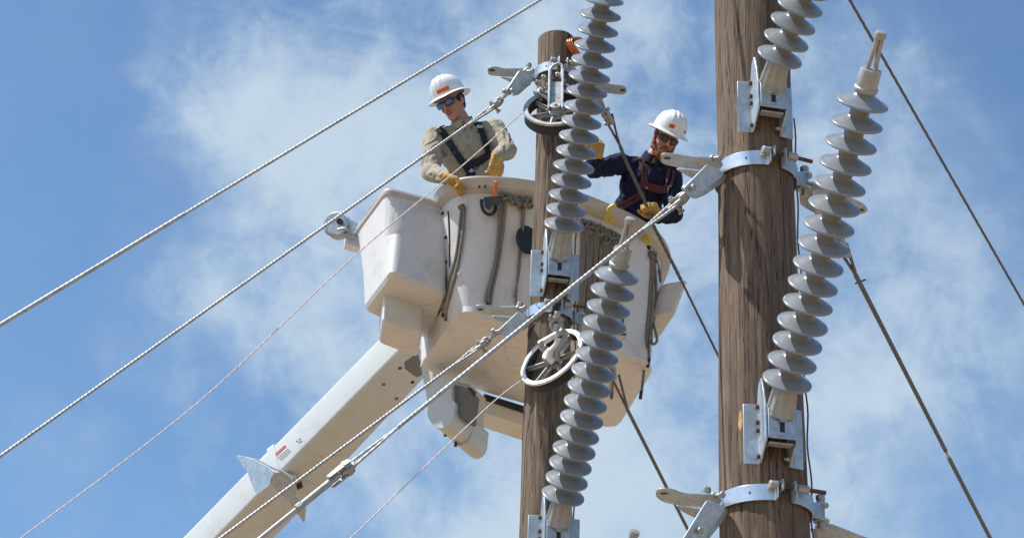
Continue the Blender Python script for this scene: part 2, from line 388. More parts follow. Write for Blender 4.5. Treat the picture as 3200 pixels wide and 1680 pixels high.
make_pole(FAR, FT, ZTOP_F, M['wood2'], 'thinner timber pole with a rounded cut top, in front of the bucket', 8.4, 1)
def dep(pole, y): return proj((pole.x, pole.y, z_at(pole, y)))[2]
def pdir(psi): return V((math.sin(rad(psi)), -math.cos(rad(psi)), 0))
Z = V((0, 0, 1))

# ------------------------------------------------------------------ post insulators on bolted brackets
RS, RC = .131, .0490
def shed_mesh():
    mb = MB()
    lathe(mb, [(RC - .003, .030), (RC + .004, .020), (RC + .014, .0130), (RC + .03, .008), (RS * .75, -.004), (RS - .014, -.0125), (RS - .004, -.0155),
               (RS, -.0205), (RS - .001, -.0265), (RS - .007, -.0295), (RS * .75, -.024), (RC + .02, -.015), (RC - .003, -.016)], 56)
    return mb
def insulator(pole, tab, fpx, psi, spx, sd, tpx, td, n, label, group, shedproto=[None], bot=1.):
    """fpx: centre of the bracket's front face; spx: first shed; tpx: last shed"""
    zc = z_at(pole, fpx[1], .27); r = rad_at(tab, zc); k = 1.15
    o = pdir(psi); t = V((-o.y, o.x, 0)); c = V((pole.x, pole.y, zc))
    a, b = P(*spx, sd), P(*tpx, td); ax = (b - a).normalized(); Ln = (b - a).length; sp = Ln / (n - 1)
    X = Z.cross(ax).normalized(); Y = ax.cross(X)
    mw = Matrix(((X.x, Y.x, ax.x, a.x), (X.y, Y.y, ax.y, a.y), (X.z, Y.z, ax.z, a.z), (0, 0, 0, 1)))
    root = thing('post_insulator', a, label, 'insulator', group, mw)
    mb = MB(); lathe(mb, [(RC * .8, -.05), (RC, -.045), (RC, Ln + .045), (RC * .8, Ln + .05)], 32); obj('core', mb, M['core'], root, local=True)
    for i in range(n):
        if shedproto[0] is None: s = shedproto[0] = obj('shed', shed_mesh(), M['shed'], root, local=True, smooth=60)
        else: s = shedproto[0].copy(); link(s, root, mw)
        s.matrix_basis = Matrix.Translation((0, 0, i * sp + random.uniform(-.0015, .0015))) @ Matrix.Rotation(random.uniform(0, 6), 4, 'Z') @ Matrix.Rotation(rad(random.uniform(-1.3, 1.3)), 4, 'X') @ Matrix.Scale(random.uniform(.985, 1.012), 4)
    # tip: cap, collar, forked tongue with a pin
    mb = MB(); z = Ln + .035
    lathe(mb, [(.0, z), (.056, z), (.060, z + .006), (.060, z + .022), (.053, z + .028), (.053, z + .11), (.049, z + .118), (0, z + .12)], 28)
    obj('end_cap', mb, M['cast'], root, local=True)
    mb = MB()
    for s in (-1, 1):
        tube(mb, smoothline([(s * .022, 0, z + .11), (s * .017, 0, z + .16), (s * .013, 0, z + .215), (s * .012, 0, z + .285)], 5), [.013] * 15 + [.011], 8)
    lathe(mb, [(0, z + .27), (.026, z + .272), (.030, z + .29), (.026, z + .306), (0, z + .31)], 18)
    obj('tongue', mb, M['cast'], root, local=True)
    # bracket in the pole's frame
    rf = math.sqrt(max(r * r - (.07 * k) ** 2, .01)) + .012
    fo = rf + .115 * k; hw = .066 * k
    px0, _, d0 = proj(c + o * fo); c = c + t * ((fpx[0] - px0) / FPX * d0)
    def q(oo, tt, uu): return c + o * oo + t * tt + Z * uu
    th = .010
    fl_t, fl_o = .140 * k, rf - .012 * k
    for s in (-1, 1):
        mb = MB()  # flange against the pole
        prism(mb, [q(rf, s * hw, -.155 * k), q(fl_o, s * fl_t, -.155 * k), q(fl_o, s * fl_t, .135 * k), q(rf, s * hw, .135 * k)], o * th)
        obj('flange', mb, M['galv'], root, bevel=.003)
        mb = MB()  # web, with the tall ear beside the insulator base
        poly = [q(rf, s * hw, -.155 * k), q(rf + .02, s * hw, -.155 * k), q(fo, s * hw, -.075 * k), q(fo, s * hw, .075 * k), q(fo - .02, s * hw, .16 * k), q(fo - .055, s * hw, .245 * k), q(rf + .03, s * hw, .225 * k), q(rf, s * hw, .135 * k)]
        prism(mb, roundpoly(poly, .01, 2), t * (s * .011)); obj('web', mb, M['galv'], root, bevel=.0025)
        mb = MB()
        for uu in (.115, .04, -.0, -.125):
            mb = MB(); bolt(mb, q(rf + .028, s * (hw + .012), uu * k), q(rf + .028, s * (hw - .03), uu * k), .008, .0135)
            obj('web_bolt', mb, M['rust'] if s < 0 else M['cast'], root, bevel=.001)
    mb = MB(); prism(mb, [q(fo, -hw + .002, -.07 * k), q(fo, hw - .002, -.07 * k), q(fo, hw - .002, .072 * k), q(fo, -hw + .002, .072 * k)], o * .010)
    obj('front_plate', mb, M['galv'], root, bevel=.003)
    mb = MB(); box(mb, q(fo + .012, 0, -.018), t, o, Z, .026, .004, .056); obj('slot', mb, M['black'], root, bevel=.006)
    mb = MB(); bolt(mb, q(fo + .022, 0, .020), q(fo - .03, 0, .020), .010, .021); obj('slot_bolt', mb, M['cast'], root, bevel=.002)
    mb = MB(); box(mb, q(fo - .035, 0, -.085 * k), t, o, Z, 2 * hw - .02, .05, .010); obj('bottom_lip', mb, M['cast'], root, bevel=.003)
    mb = MB(); box(mb, q((rf + fo) / 2 - .01, 0, .03), t, o, Z, 2 * hw - .006, fo - rf - .03, .05); obj('inner_block', mb, M['darksteel'], root)
    # base casting: finned, from the front plate up into the first shed
    p0 = q(fo - .030, 0, .055 * k); p1 = a - ax * .02; d = (p1 - p0)
    mb = MB(); n_ = 40; rings = []
    xa, xb, dd = frame(d, up=o)
    for s_, rr, fin in ((0, .080, .0), (.03, .083, .011), (.10, .080, .011), (.86, .063, .009), (.9, .060, 0), (.93, .069, 0), (1.0, .069, 0), (1.02, .055, 0)):
        rings.append([p0 + d * s_ + (xa * math.cos(2 * math.pi * j / n_) + xb * math.sin(2 * math.pi * j / n_)) * (rr - (fin if (j // 2) % 2 else 0)) for j in range(n_)])
    for i in range(len(rings) - 1): loft(mb, rings[i], rings[i + 1], i == 0, i == len(rings) - 2)
    obj('base_casting', mb, M['cast'], root, smooth=35)
    return root, c, o, t
G_INS = 'grey post insulators on the two poles'
dn, df = dep(NEAR, 318), dep(FAR, 820)
insulator(NEAR, NT, (2415, 318), 11, (2441, 168), dn - .42, (2441 + 22 * 12, 168 - 55 * 12), dn - .42 - .62, 13, 'grey ribbed insulator cut off by the top edge, on the thick pole', G_INS)
dn2 = dep(NEAR, 1345)
insulator(NEAR, NT, (2442, 1345), 11, (2463, 1178), dn2 - .35, (2698, 308), dn2 - .35 - .60, 15, 'grey ribbed insulator on the thick pole, its whole length and metal tip against blue sky', G_INS)
insulator(FAR, FT, (1748, 820), 10, (1763, 693), df - .27, (1886, -12), df - .27 - .56, 16, 'grey ribbed insulator rising past the upper wheel, cut off by the top edge', G_INS)
df2 = dep(FAR, 1650)
insulator(FAR, FT, (1745, 1665), 10, (1762, 1537), df2 - .27, (1929, 851), df2 - .27 - .52, 15, 'grey ribbed insulator in front of the lower wheel, its bracket cut by the bottom edge', G_INS)
insulator(FAR, FT, (1727, 2495), 10, (1752, 2370), dep(FAR, 2490) - .27, (1929, 1828), dep(FAR, 2490) - .60, 14, 'insulator showing only its small metal tip at the bottom edge', G_INS)

# ------------------------------------------------------------------ steel bands round the poles
def ribbon_ring(mb, pts, z0, z1, th, c):
    """upright steel strap following plan points"""
    n = len(pts); vs = []; fs = []
    for i, p in enumerate(pts):
        d = (pts[min(i + 1, n - 1)] - pts[max(i - 1, 0)]).normalized(); nr = V((d.y, -d.x, 0))
        if nr.dot(p - c) < 0 and False: nr = -nr
        for (s, z) in ((0, z0), (0, z1), (1, z1), (1, z0)): vs.append(V((p.x, p.y, z)) + nr * th * s)
    for i in range(n - 1):
        for j in range(4): fs.append((i * 4 + j, i * 4 + (j + 1) % 4, (i + 1) * 4 + (j + 1) % 4, (i + 1) * 4 + j))
    fs.append((0, 1, 2, 3)); fs.append(tuple((n - 1) * 4 + j for j in (3, 2, 1, 0)))
    return mb.add(vs, fs)
def band(pole, tab, yfront, h, gap, label, k=1., mirror=False):
    r0 = rad_at(tab, z_at(pole, yfront)); z = z_at(pole, yfront, r0); r = rad_at(tab, z) + .014
    c = V((pole.x, pole.y, z)); root = thing('pole_band', c, label, 'pole band', 'steel bands clamped round the poles')
    psL, psR = -80, 100
    def arc(a, b, n): return [c + pdir(a + (b - a) * i / n) * r for i in range(n + 1)]
    def seg(a, b, fa, fb):
        p = arc(a, b, 18); sg = 1 if b > a else -1
        ta = p[0] + pdir(a) * fa * .55 + pdir(a - 90 * sg) * .004; tb = p[-1] + pdir(b) * fb * .55 + pdir(b + 90 * sg) * .004
        return [p[0] + pdir(a) * fa, ta] + p + [tb, p[-1] + pdir(b) * fb]
    mat_ = M['galvbright']
    for i, (a, b, fa, fb) in enumerate(((psL, gap - 11, .085 * k, .052 * k), (gap + 8, psR - 12, .052 * k, .05 * k), (psR - 6, 360 + psL - 14, .05 * k, .085 * k))):
        mb = MB(); ribbon_ring(mb, seg(a, b, fa, fb), z - h / 2, z + h / 2, .008, c); obj('strap', mb, mat_ if i == 0 else M['galv'], root, bevel=.002, smooth=35)
    # two horizontal draw bolts across the gap
    tg = V((math.cos(rad(gap)), math.sin(rad(gap)), 0)); e = c + pdir(gap) * (r + .030 * k)
    for s in ((.45,) if h < .07 else (.30,)):
        q = e + Z * (h * s)
        mb = MB(); cyl(mb, q - tg * .075 * k, q + tg * .215 * k, .0115 * k, 12); obj('threaded_rod', mb, M['rust'], root)
        for a_, l_ in ((-.10, .045), (.055, .065)):
            mb = MB(); cyl(mb, q + tg * a_ * k, q + tg * (a_ + l_) * k, .023 * k, 6); obj('nut', mb, M['cast'], root, bevel=.003, smooth=20)
        for a_ in (-.035, .035):
            mb = MB(); box(mb, q + tg * a_ * k + Z * .0, tg, pdir(gap), Z, .012, .062 * k, .062 * k); obj('ear_plate', mb, M['cast'], root, bevel=.006)
    # small rivet hole in the front strap
    pz = c + pdir(gap - 42) * (r + .0085); mb = MB(); cyl(mb, pz - pdir(gap - 42) * .004, pz + pdir(gap - 42) * .0015, .006, 10); obj('bolt_hole', mb, M['black'], root)
    # side lugs with their upright pivot bolts
    for ps, rr in ((psL - 6, .058), (psR - 4, .055)):
        q = c + pdir(ps) * (r + rr * k)
        mb = MB(); cyl(mb, q - Z * (h * .5 + .045), q + Z * (h * .5 + .030), .021 * k, 16); obj('pivot_bolt', mb, M['cast'], root, bevel=.003)
        mb = MB(); cyl(mb, q + Z * (h * .5 + .028), q + Z * (h * .5 + .055), .026 * k, 6); obj('pivot_nut', mb, M['cast'], root, bevel=.003, smooth=20)
        for s in (-1, 1):
            mb = MB(); cyl(mb, q + Z * (s * h * .5 - .006), q + Z * (s * h * .5 + .006), .044 * k, 20); obj('lug', mb, M['galv'], root, bevel=.002)
    return root, c, r
bNU = band(NEAR, NT, 497, .088, 22, 'shiny steel band on the thick pole beside the bearded worker')
bNL = band(NEAR, NT, 1540, .088, 18, 'steel band on the thick pole near the bottom edge, below the bracket')
bFU = band(FAR, FT, 209, .070, 14, 'shiny steel band near the cut top of the thinner pole', .85)
bFL = band(FAR, FT, 963, .070, 14, 'steel band on the thinner pole just above the lower wheel', .85)

def arm(b, name, label, cat, outline, dark, zoff, hole=None, group='slotted steel arms on the pole bands', nrm=None, darkoff=.05, th=.010, r=.035):
    root_, c, rr = b; pl = c + Z * zoff; n = nrm or V((0, 0, -1))
    mb = MB(); slab(mb, outline, pl, n, -th, r, 5)
    o0 = sum(mb.v, V()) / len(mb.v); root = thing(name, o0, label, cat, group)
    obj('plate', mb, M['galv'], root, bevel=.0025)
    if dark:
        mb = MB(); slab(mb, dark, pl + Z * darkoff, (V((.05, -.25, -1))).normalized(), .010, .02, 3); obj('lower_plate', mb, M['galv'], root, bevel=.0025)
    if hole:
        (hx, hy) = hole; hp = onpl(hx, hy, pl, n); mb = MB()
        a, b_, d = frame(n, up=V((1, 0, 0)))
        pts = [hp + (a * math.cos(t) * .014 + b_ * math.sin(t) * .020) + d * .0015 for t in [i * math.pi / 10 for i in range(20)]]
        prism(mb, pts, -d * .004); obj('slot_hole', mb, M['darksteel'], root)
    return root
GA = 'slotted steel arms on the pole bands'; GL = 'steel link plates holding the guy wires'
arm(bNU, 'slotted_arm', 'pale steel arm whose slotted end covers the bearded worker\'s chin', 'steel arm',
    [(2064, 482), (2098, 482), (2150, 492), (2205, 494), (2250, 497), (2262, 520), (2240, 534), (2180, 530), (2120, 524), (2066, 512)],
    [(2110, 524), (2200, 532), (2245, 540), (2205, 572), (2150, 548)], -.02, (2085, 494))
arm(bNL, 'slotted_arm', 'dull steel arm on the bottom band, slotted end crossing a dark wire', 'steel arm',
    [(2052, 1528), (2098, 1528), (2135, 1544), (2240, 1546), (2258, 1560), (2240, 1590), (2120, 1578), (2070, 1568), (2048, 1550)],
    [(2110, 1574), (2200, 1588), (2236, 1592), (2182, 1618), (2130, 1592)], -.02, (2075, 1540))
arm(bFU, 'slotted_arm', 'steel arm on the top band of the thinner pole, above the sunglasses worker\'s sleeve', 'steel arm',
    [(1524, 211), (1555, 211), (1568, 216), (1640, 216), (1656, 226), (1636, 244), (1570, 240), (1524, 236)],
    [(1560, 238), (1620, 246), (1636, 250), (1606, 262), (1590, 252)], -.02, (1538, 220))
arm(bFL, 'slotted_arm', 'blue-grey steel arm just above the lower wheel, in front of the pale bucket', 'steel arm',
    [(1486, 955), (1512, 955), (1560, 961), (1625, 959), (1640, 972), (1625, 985), (1560, 985), (1500, 981), (1484, 972)],
    [(1535, 984), (1600, 988), (1620, 992), (1570, 1002), (1548, 994)], -.02, (1502, 966))
arm(bFU, 'slotted_arm', 'steel arm poking out from behind the upper insulator with an open slot', 'steel arm',
    [(1800, 246), (1866, 252), (1905, 266), (1950, 270), (1962, 284), (1950, 298), (1900, 292), (1850, 292), (1800, 280)], None, -.02, (1946, 282))
arm(bFL, 'slotted_arm', 'steel arm with a ringed end behind the lower insulator, in front of the bucket', 'steel arm',
    [(1790, 1010), (1850, 1012), (1905, 1026), (1945, 1026), (1962, 1042), (1952, 1062), (1900, 1062), (1850, 1056), (1795, 1044)], None, -.02, (1949, 1044))
arm(bNU, 'slotted_arm', 'steel arm running behind the long insulator from the upper band of the thick pole', 'steel arm',
    [(2520, 568), (2575, 580), (2640, 612), (2700, 640), (2715, 660), (2690, 672), (2600, 660), (2535, 610)], None, -.03, (2690, 656))
arm(bNL, 'slotted_arm', 'steel arm sloping out of the bottom edge beside the thick pole', 'steel arm',
    [(2575, 1640), (2600, 1640), (2690, 1676), (2760, 1700), (2770, 1730), (2700, 1735), (2590, 1690)], None, -.03, None)
def linkplate(b, outline, wdir, label, back, bolts=(), zoff=0.):
    root_, c, rr = b; vw = (c - CAM).normalized(); n = (vw - wdir * vw.dot(wdir)).normalized(); up_ = (Z - wdir * Z.dot(wdir)).normalized(); n = (n * .8 + up_ * .35).normalized()
    pl = c + Z * zoff + V((0, -.06, 0)); mb = MB(); slab(mb, outline, pl, n, .010, .02, 4)
    o0 = sum(mb.v, V()) / len(mb.v); root = thing('link_plate', o0, label, 'link plate', GL)
    obj('plate', mb, M['galv'], root, bevel=.0025)
    mb = MB(); slab(mb, back, pl + n * .06, n, .010, .02, 4); obj('back_plate', mb, M['galv'], root, bevel=.0025)
    for (x, y) in bolts:
        q = onpl(x, y, pl, n); mb = MB(); bolt(mb, q - n * .012, q + n * .07, .009, .019); obj('bolt', mb, M['cast'], root, bevel=.002)
    return root

# ------------------------------------------------------------------ wires, cords, shackles
def ground_ext(a, b):
    """run the line on past b until it meets the ground"""
    d = (b - a).normalized()
    return a + d * (a.z / -d.z) if d.z < -.05 else b + d * 12
def lobed(n, amt): return lambda t: 1 + amt * math.cos(n * t)
def strand(name, pts, r, mt, label, cat, group=None, lay=.11, lobes=3, amt=.08, step=.016, parent=None, n=12):
    pts = [V(p) for p in pts]; o = [pts[0]]
    rs = [r if not isinstance(r, (list, tuple)) else r[0]]
    for i in range(len(pts) - 1):
        ln = (pts[i + 1] - pts[i]).length; k = max(1, int(min(ln, 9) / step))
        for j in range(1, k + 1):
            t = j / k; o.append(pts[i].lerp(pts[i + 1], t)); rs.append(r if not isinstance(r, (list, tuple)) else r[i] + (r[i + 1] - r[i]) * t)
    mb = MB(); tube(mb, o, rs, n, prof=lobed(lobes, amt), twist=2 * math.pi / (lay * lobes) if lobes else 0)
    if parent: return obj(name, mb, mt, parent, smooth=60)
    return single(name, mb, mt, label, cat, group, smooth=60)
GW = 'twisted steel guy wires'
def shackle(a, b, s, label, name='shackle'):
    """bow, pins and thimble between a link plate (a) and a wire end (b)"""
    d = (b - a).normalized(); x, y, _ = frame(d, up=V((0, -.5, .8)))
    L_ = (b - a).length; root = thing(name, a, label, 'shackle', 'shackles joining the guy wires')
    mb = MB(); pts = [a + x * .026 * s - d * .02, a + x * .028 * s + d * L_ * .30]
    for i in range(1, 8): t = math.pi * i / 8; pts.append(a + d * L_ * .30 + x * math.cos(t) * .028 * s + d * math.sin(t) * .030 * s)
    pts += [a - x * .028 * s + d * L_ * .30, a - x * .026 * s - d * .02]; tube(mb, pts, .0105 * s, 10); obj('bow', mb, M['cast'], root)
    mb = MB(); bolt(mb, a - x * .052 * s, a + x * .052 * s, .012 * s, .022 * s); obj('pin', mb, M['cast'], root, bevel=.002)
    c = a + d * L_ * .62; mb = MB(); ring = [c + y * .024 * s * math.cos(t) + d * .042 * s * math.sin(t) for t in [i * math.pi / 10 for i in range(20)]]
    tube(mb, ring, .0115 * s, 10, closed=True); obj('oval_link', mb, M['cast'], root)
    mb = MB(); bolt(mb, c + d * .045 * s - y * .05 * s, c + d * .045 * s + y * .05 * s, .012 * s, .021 * s); obj('lower_pin', mb, M['cast'], root, bevel=.002)
    c2 = b; mb = MB(); ring = []
    for i in range(13): t = math.pi * i / 12; ring.append(c2 - d * .02 * s + x * .032 * s * math.cos(t) - d * .034 * s * math.sin(t))
    tube(mb, [c2 + d * .07 * s + x * .010 * s] + ring + [c2 + d * .07 * s - x * .010 * s], .015 * s, 10); obj('thimble', mb, M['cast'], root)
    mb = MB(); box(mb, c2 - d * .055 * s, x, y, d, .075 * s, .05 * s, .055 * s); obj('yoke', mb, M['cast'], root, bevel=.010)
    return root
dNU, dNL, dFU, dFL = [proj(b[1])[2] for b in (bNU, bNL, bFU, bFL)]
# upper-left guy from the thick pole's top
A0, A1 = P(2342, -392, dep(NEAR, -392) - .1), P(0, 1015, 9.6)
strand('guy_wire', [A0, P(1480, 126, 11.25), ], .0075, M['wire'], 'x', 'x') if False else None
dA = (A1 - A0).normalized(); sA = A0 + dA * ((P(480, 727, 1) - CAM).length * 0 + (A1 - A0).length * .80)
strand('guy_wire', [A0, sA], .0078, M['wire'], 'highest steel wire crossing the upper left sky, thicker towards its lower end', 'guy wire', GW, lay=.026, amt=.09, step=.006)
strand('wire_grip', [sA, ground_ext(A0, A1)], .0104, M['wire'], 'thick wrapped grip on the lower end of the highest wire', 'wire grip', 'wrapped grips on the wires', lay=.03, lobes=4, amt=.06, step=.007)
# guy from the top band of the thin pole
B0, B1 = P(1536, 338, dFU - .12), P(0, 1425, dFU * .80)
sh = P(1592, 292, dFU - .1)
dB = (B1 - B0).normalized()
linkplate(bFU, [(1626, 218), (1668, 232), (1660, 246), (1612, 292), (1592, 294), (1583, 282)], dB, 'steel link plate over the sky right of the sunglasses worker\'s helmet', [(1640, 228), (1672, 240), (1660, 262), (1620, 298), (1600, 300)], [(1594, 284), (1658, 222)], zoff=-.0)
shackle(P(1590, 290, dFU - .12), B0, .85, 'silver shackle between the top link plate and the wire by the sunglasses worker\'s shoulder')
x_, y_, _ = frame(dB, up=V((0, -.5, .8)))
jB = B0 + dB * .26
strand('guy_wire', [jB, ground_ext(B0, B1)], .0092, M['wire'], 'bright twisted wire crossing in front of the sunglasses worker\'s chest', 'guy wire', GW, lay=.028, amt=.12, step=.006)
for s in (-1, 1):
    strand('grip_leg', [B0 + x_ * s * .028, jB + x_ * s * .004], .008, M['wire'], 'loose leg of the wire grip near the top link plate', 'wire grip', 'wrapped grips on the wires', lay=.03, lobes=3, step=.006)
# guy from the band above the lower wheel
D0, D1 = P(1492, 1086, dFL - .15), P(690, 1680, dFL * .90)
dD = (D1 - D0).normalized(); x_, y_, _ = frame(dD, up=V((0, -.5, .8)))
linkplate(bFL, [(1622, 972), (1655, 990), (1640, 1012), (1580, 1050), (1562, 1044), (1560, 1030)], dD, 'blue-grey link plate in front of the bucket\'s pale underside', [(1640, 988), (1662, 998), (1650, 1022), (1600, 1052), (1580, 1054)], [(1558, 1034), (1634, 962)])
shackle(P(1556, 1038, dFL - .15), D0, .85, 'silver shackle hanging below the blue-grey link plate, over the bucket underside')
jD = D0 + dD * .2
strand('guy_wire', [jD, ground_ext(D0, D1)], .0098, M['wire'], 'bright twisted wire passing over the upper end of the collar on the boom', 'guy wire', GW, lay=.028, amt=.12, step=.006)
for s in (-1, 1):
    strand('grip_leg', [D0 + x_ * s * .028, jD + x_ * s * .004], .008, M['wire'], 'loose leg of the wire grip over the bucket underside', 'wire grip', 'wrapped grips on the wires', lay=.03, lobes=3, step=.006)
# long guy from the thick pole to the turnbuckle
E0, E1 = P(2112, 636, dNU - .12), P(1085, 1462, dNU * .86)
dE = (E1 - E0).normalized(); x_, y_, _ = frame(dE, up=V((0, -.5, .8)))
linkplate(bNU, [(2212, 512), (2255, 532), (2262, 548), (2182, 612), (2158, 616), (2135, 590)], dE, 'wide grey link plate beside the thick pole, below the bearded worker\'s slotted arm', [(2232, 528), (2275, 545), (2262, 570), (2200, 612), (2172, 622), (2150, 610)], [(2160, 586), (2246, 492)])
linkplate(bNL, [(2212, 1558), (2258, 1578), (2266, 1592), (2200, 1686), (2160, 1710), (2130, 1690)], dE, 'grey link plate at the bottom edge left of the thick pole', [(2232, 1570), (2280, 1590), (2266, 1620), (2210, 1690), (2180, 1710)], [(2182, 1656), (2250, 1545)])
shackle(P(2158, 598, dNU - .12), E0, 1.0, 'silver shackle in front of the bearded worker\'s hip, left of the thick pole')
jE = E0 + dE * .3
strand('guy_wire', [jE, jE.lerp(E1, .72)], .0120, M['wire'], 'longest thick twisted wire, from the thick pole across the bucket to the turnbuckle', 'guy wire', GW, lay=.034, amt=.09, step=.007)
for s in (-1, 1):
    strand('grip_leg', [E0 + x_ * s * .03, jE + x_ * s * .004], .009, M['wire'], 'loose leg of the wire grip beside the bearded worker\'s glove', 'wire grip', 'wrapped grips on the wires', lay=.03, lobes=3, step=.006)
w0 = jE.lerp(E1, .72); q1 = E1 - dE * .36
strand('wire_grip', [w0, q1], .0105, M['wire'], 'thinner end of the longest wire just above the turnbuckle', 'wire grip', 'wrapped grips on the wires', lay=.028, amt=.10, step=.006)
for s in (-1, 1): strand('grip_leg', [q1, q1 + dE * .16 + x_ * s * .014, E1 + x_ * s * .026], .007, M['wire'], 'split leg of wire leading into the turnbuckle eye', 'wire grip', 'wrapped grips on the wires', lay=.05)
# turnbuckle
root = thing('turnbuckle', E1, 'steel turnbuckle with a round eye below the split wire, beside the boom', 'turnbuckle')
mb = MB(); c = E1; ring = [c + x_ * .030 * math.cos(t) + dE * .04 * math.sin(t) for t in [i * math.pi / 12 for i in range(24)]]
tube(mb, ring, .012, 10, closed=True); obj('eye', mb, M['cast'], root)
mb = MB(); cyl(mb, c - y_ * .035, c + y_ * .035, .024, 16); obj('pulley_pin', mb, M['cast'], root, bevel=.003)
for s in (-1, 1):
    mb = MB(); prism(mb, roundpoly([c + y_ * s * .024 - dE * .03 + x_ * .022, c + y_ * s * .024 - dE * .03 - x_ * .022, c + y_ * s * .024 + dE * .12 - x_ * .015, c + y_ * s * .024 + dE * .12 + x_ * .015], .012, 4), y_ * s * .008); obj('jaw_plate', mb, M['cast'], root, bevel=.002)
mb = MB(); cyl(mb, c + dE * .06, c + dE * .33, .0175, 16); obj('barrel', mb, M['cast'], root, bevel=.003)
mb = MB(); cyl(mb, c + dE * .31, c + dE * .35, .023, 6); obj('lock_nut', mb, M['cast'], root, bevel=.003)
mb = MB(); cyl(mb, c + dE * .34, ground_ext(E0, E1), .0112, 16); obj('anchor_rod', mb, M['wire'], root)
# wires leaving to the right, away from the viewer
def right_guy(s, m_, e, ds, dm, de, r1, r2, label, lab2, mt='wiredark', legs=None):
    a, b, c_ = P(*s, ds), P(*m_, dm), P(*e, de)
    strand('wire_grip', [a, b], r1, M[mt], lab2, 'wire grip', 'wrapped grips on the wires', lay=.05, lobes=4, step=.010, amt=.08)
    strand('guy_wire', [b, ground_ext(b, c_) if (c_ - b).normalized().z < -.05 else c_ + (c_ - b) * 1.5], r2, M[mt], label, 'guy wire', GW, lay=.08, lobes=3)
    return a
def dline(p0, d0, p1, d1, p):
    """depth along the straight line through two sighted points"""
    t = ((p[0] - p0[0]) * (p1[0] - p0[0]) + (p[1] - p0[1]) * (p1[1] - p0[1])) / ((p1[0] - p0[0]) ** 2 + (p1[1] - p0[1]) ** 2)
    return 1 / (1 / d0 + (1 / d1 - 1 / d0) * t)
g0, g1, gd0, gd1 = (1895, 370), (2040, 700), dFU + .1, 14.62
gd = lambda p: dline(g0, gd0, g1, gd1, p)
pts = [(1936, 452), (1960, 512), (2012, 622), (2040, 700), (2128, 874)]
strand('wire_grip', [P(*p, gd(p)) for p in pts], .0120, M['wiredark'], 'dark wrapped grip running through the bearded worker\'s lower glove', 'wire grip', 'wrapped grips on the wires', lay=.05, lobes=4, step=.010, amt=.08)
strand('guy_wire', [P(2128, 874, gd((2128, 874))), P(2245, 1112, gd((2245, 1112))), P(2340, 1305, gd((2340, 1305)) - .0), P(2520, 1672, 19.)], .0088, M['wiredark'], 'dark wire from the bearded worker\'s glove to behind the thick pole', 'guy wire', GW, lay=.08)
for q in ((1885, 362), (1912, 355)):
    strand('grip_leg', [P(*q, gd0 - .02), P(1928 if q[0] > 1900 else 1915, 425 if q[0] > 1900 else 415, gd((1915, 415))), P(1938, 456, gd((1936, 452)))], .0085, M['wiredark'], 'dark split leg of wire below the upper insulator\'s hidden shackle', 'wire grip', 'wrapped grips on the wires', lay=.06)
linkplate(bFU, [(1850, 285), (1880, 300), (1893, 340), (1880, 345), (1850, 338)], V((.3, .6, -.5)).normalized(), 'steel link plate half hidden behind the upper insulator', [(1845, 290), (1865, 300), (1880, 345), (1865, 348)], [(1880, 338)])
shackle(P(1882, 342, dFU + .0), P(1902, 372, dFU + .08), .8, 'dark shackle beside the upper insulator, above the raised glove')
a = P(1905, 1165, dFL + .05)
for q in ((1906, 1168), (1934, 1172)): strand('grip_leg', [P(*q, dFL + .05), P(1962, 1282, dFL + .4)], .0085, M['wiredark'], 'dark split leg of wire right of the lower insulator', 'wire grip', 'wrapped grips on the wires', lay=.06)
strand('guy_wire', [P(1960, 1278, dFL + .4), P(2155, 1664, dFL + 2.0), P(2330, 2010, dFL + 3.9)], .012, M['wiredark'], 'dark wire going behind the slotted arm at the bottom', 'guy wire', GW, lay=.045, lobes=4, step=.009, amt=.08)
shackle(P(1900, 1120, dFL), P(1912, 1160, dFL + .04), .8, 'dull shackle right of the lower insulator, over the bucket underside')
a = strand('guy_wire', [P(2362, -514, dep(NEAR, -514) + .1), P(2655, 0, 13.0), P(3200, 950, 15.6), P(3800, 1990, 19)], .0092, M['wiredark'], 'lone dark wire crossing the upper right corner', 'guy wire', GW, lay=.1, amt=.1)
for q in ((2622, 780), (2650, 778)): strand('grip_leg', [P(*q, dNU + .12), P(2676, 862, dNU + .38)], .0095, M['wiredark'], 'split leg of wire just right of the long insulator', 'wire grip', 'wrapped grips on the wires', lay=.06)
strand('wire_grip', [P(2672, 856, dNU + .37), P(2955, 1408, dNU + 2.6)], .0138, M['wiredark'], 'long brown wrapped grip across the blue sky at right', 'wire grip', 'wrapped grips on the wires', lay=.055, lobes=4, step=.011, amt=.09)
strand('guy_wire', [P(2955, 1408, dNU + 2.6), P(2965, 1430, dNU + 2.7)], .008, M['wire'], 'short bare gap of wire between two brown grips', 'guy wire', GW)
strand('wire_grip', [P(2964, 1428, dNU + 2.7), P(3095, 1682, dNU + 4.1), P(3400, 2280, dNU + 8)], .0145, M['wiredark'], 'brown wrapped grip leaving at the bottom right edge', 'wire grip', 'wrapped grips on the wires', lay=.055, lobes=4, step=.011, amt=.09)
strand('cord_tie', [P(2672, 886, dNU + .50), P(2706, 872, dNU + .50)], .006, mat('blue_tape', (.01, .06, .3), .5), 'thin blue tape round the brown grip by the long insulator', 'tape', None)
linkplate(bNU, [(2534, 590), (2585, 598), (2622, 690), (2640, 760), (2600, 768), (2552, 700)], V((.45, .7, -.5)).normalized(), 'dark link plate between the thick pole and the long insulator', [(2498, 596), (2540, 602), (2575, 672), (2540, 664), (2500, 640)], [(2610, 745)])
shackle(P(2612, 742, dNU + .06), P(2634, 776, dNU + .1), .9, 'small shackle hidden behind the long insulator')
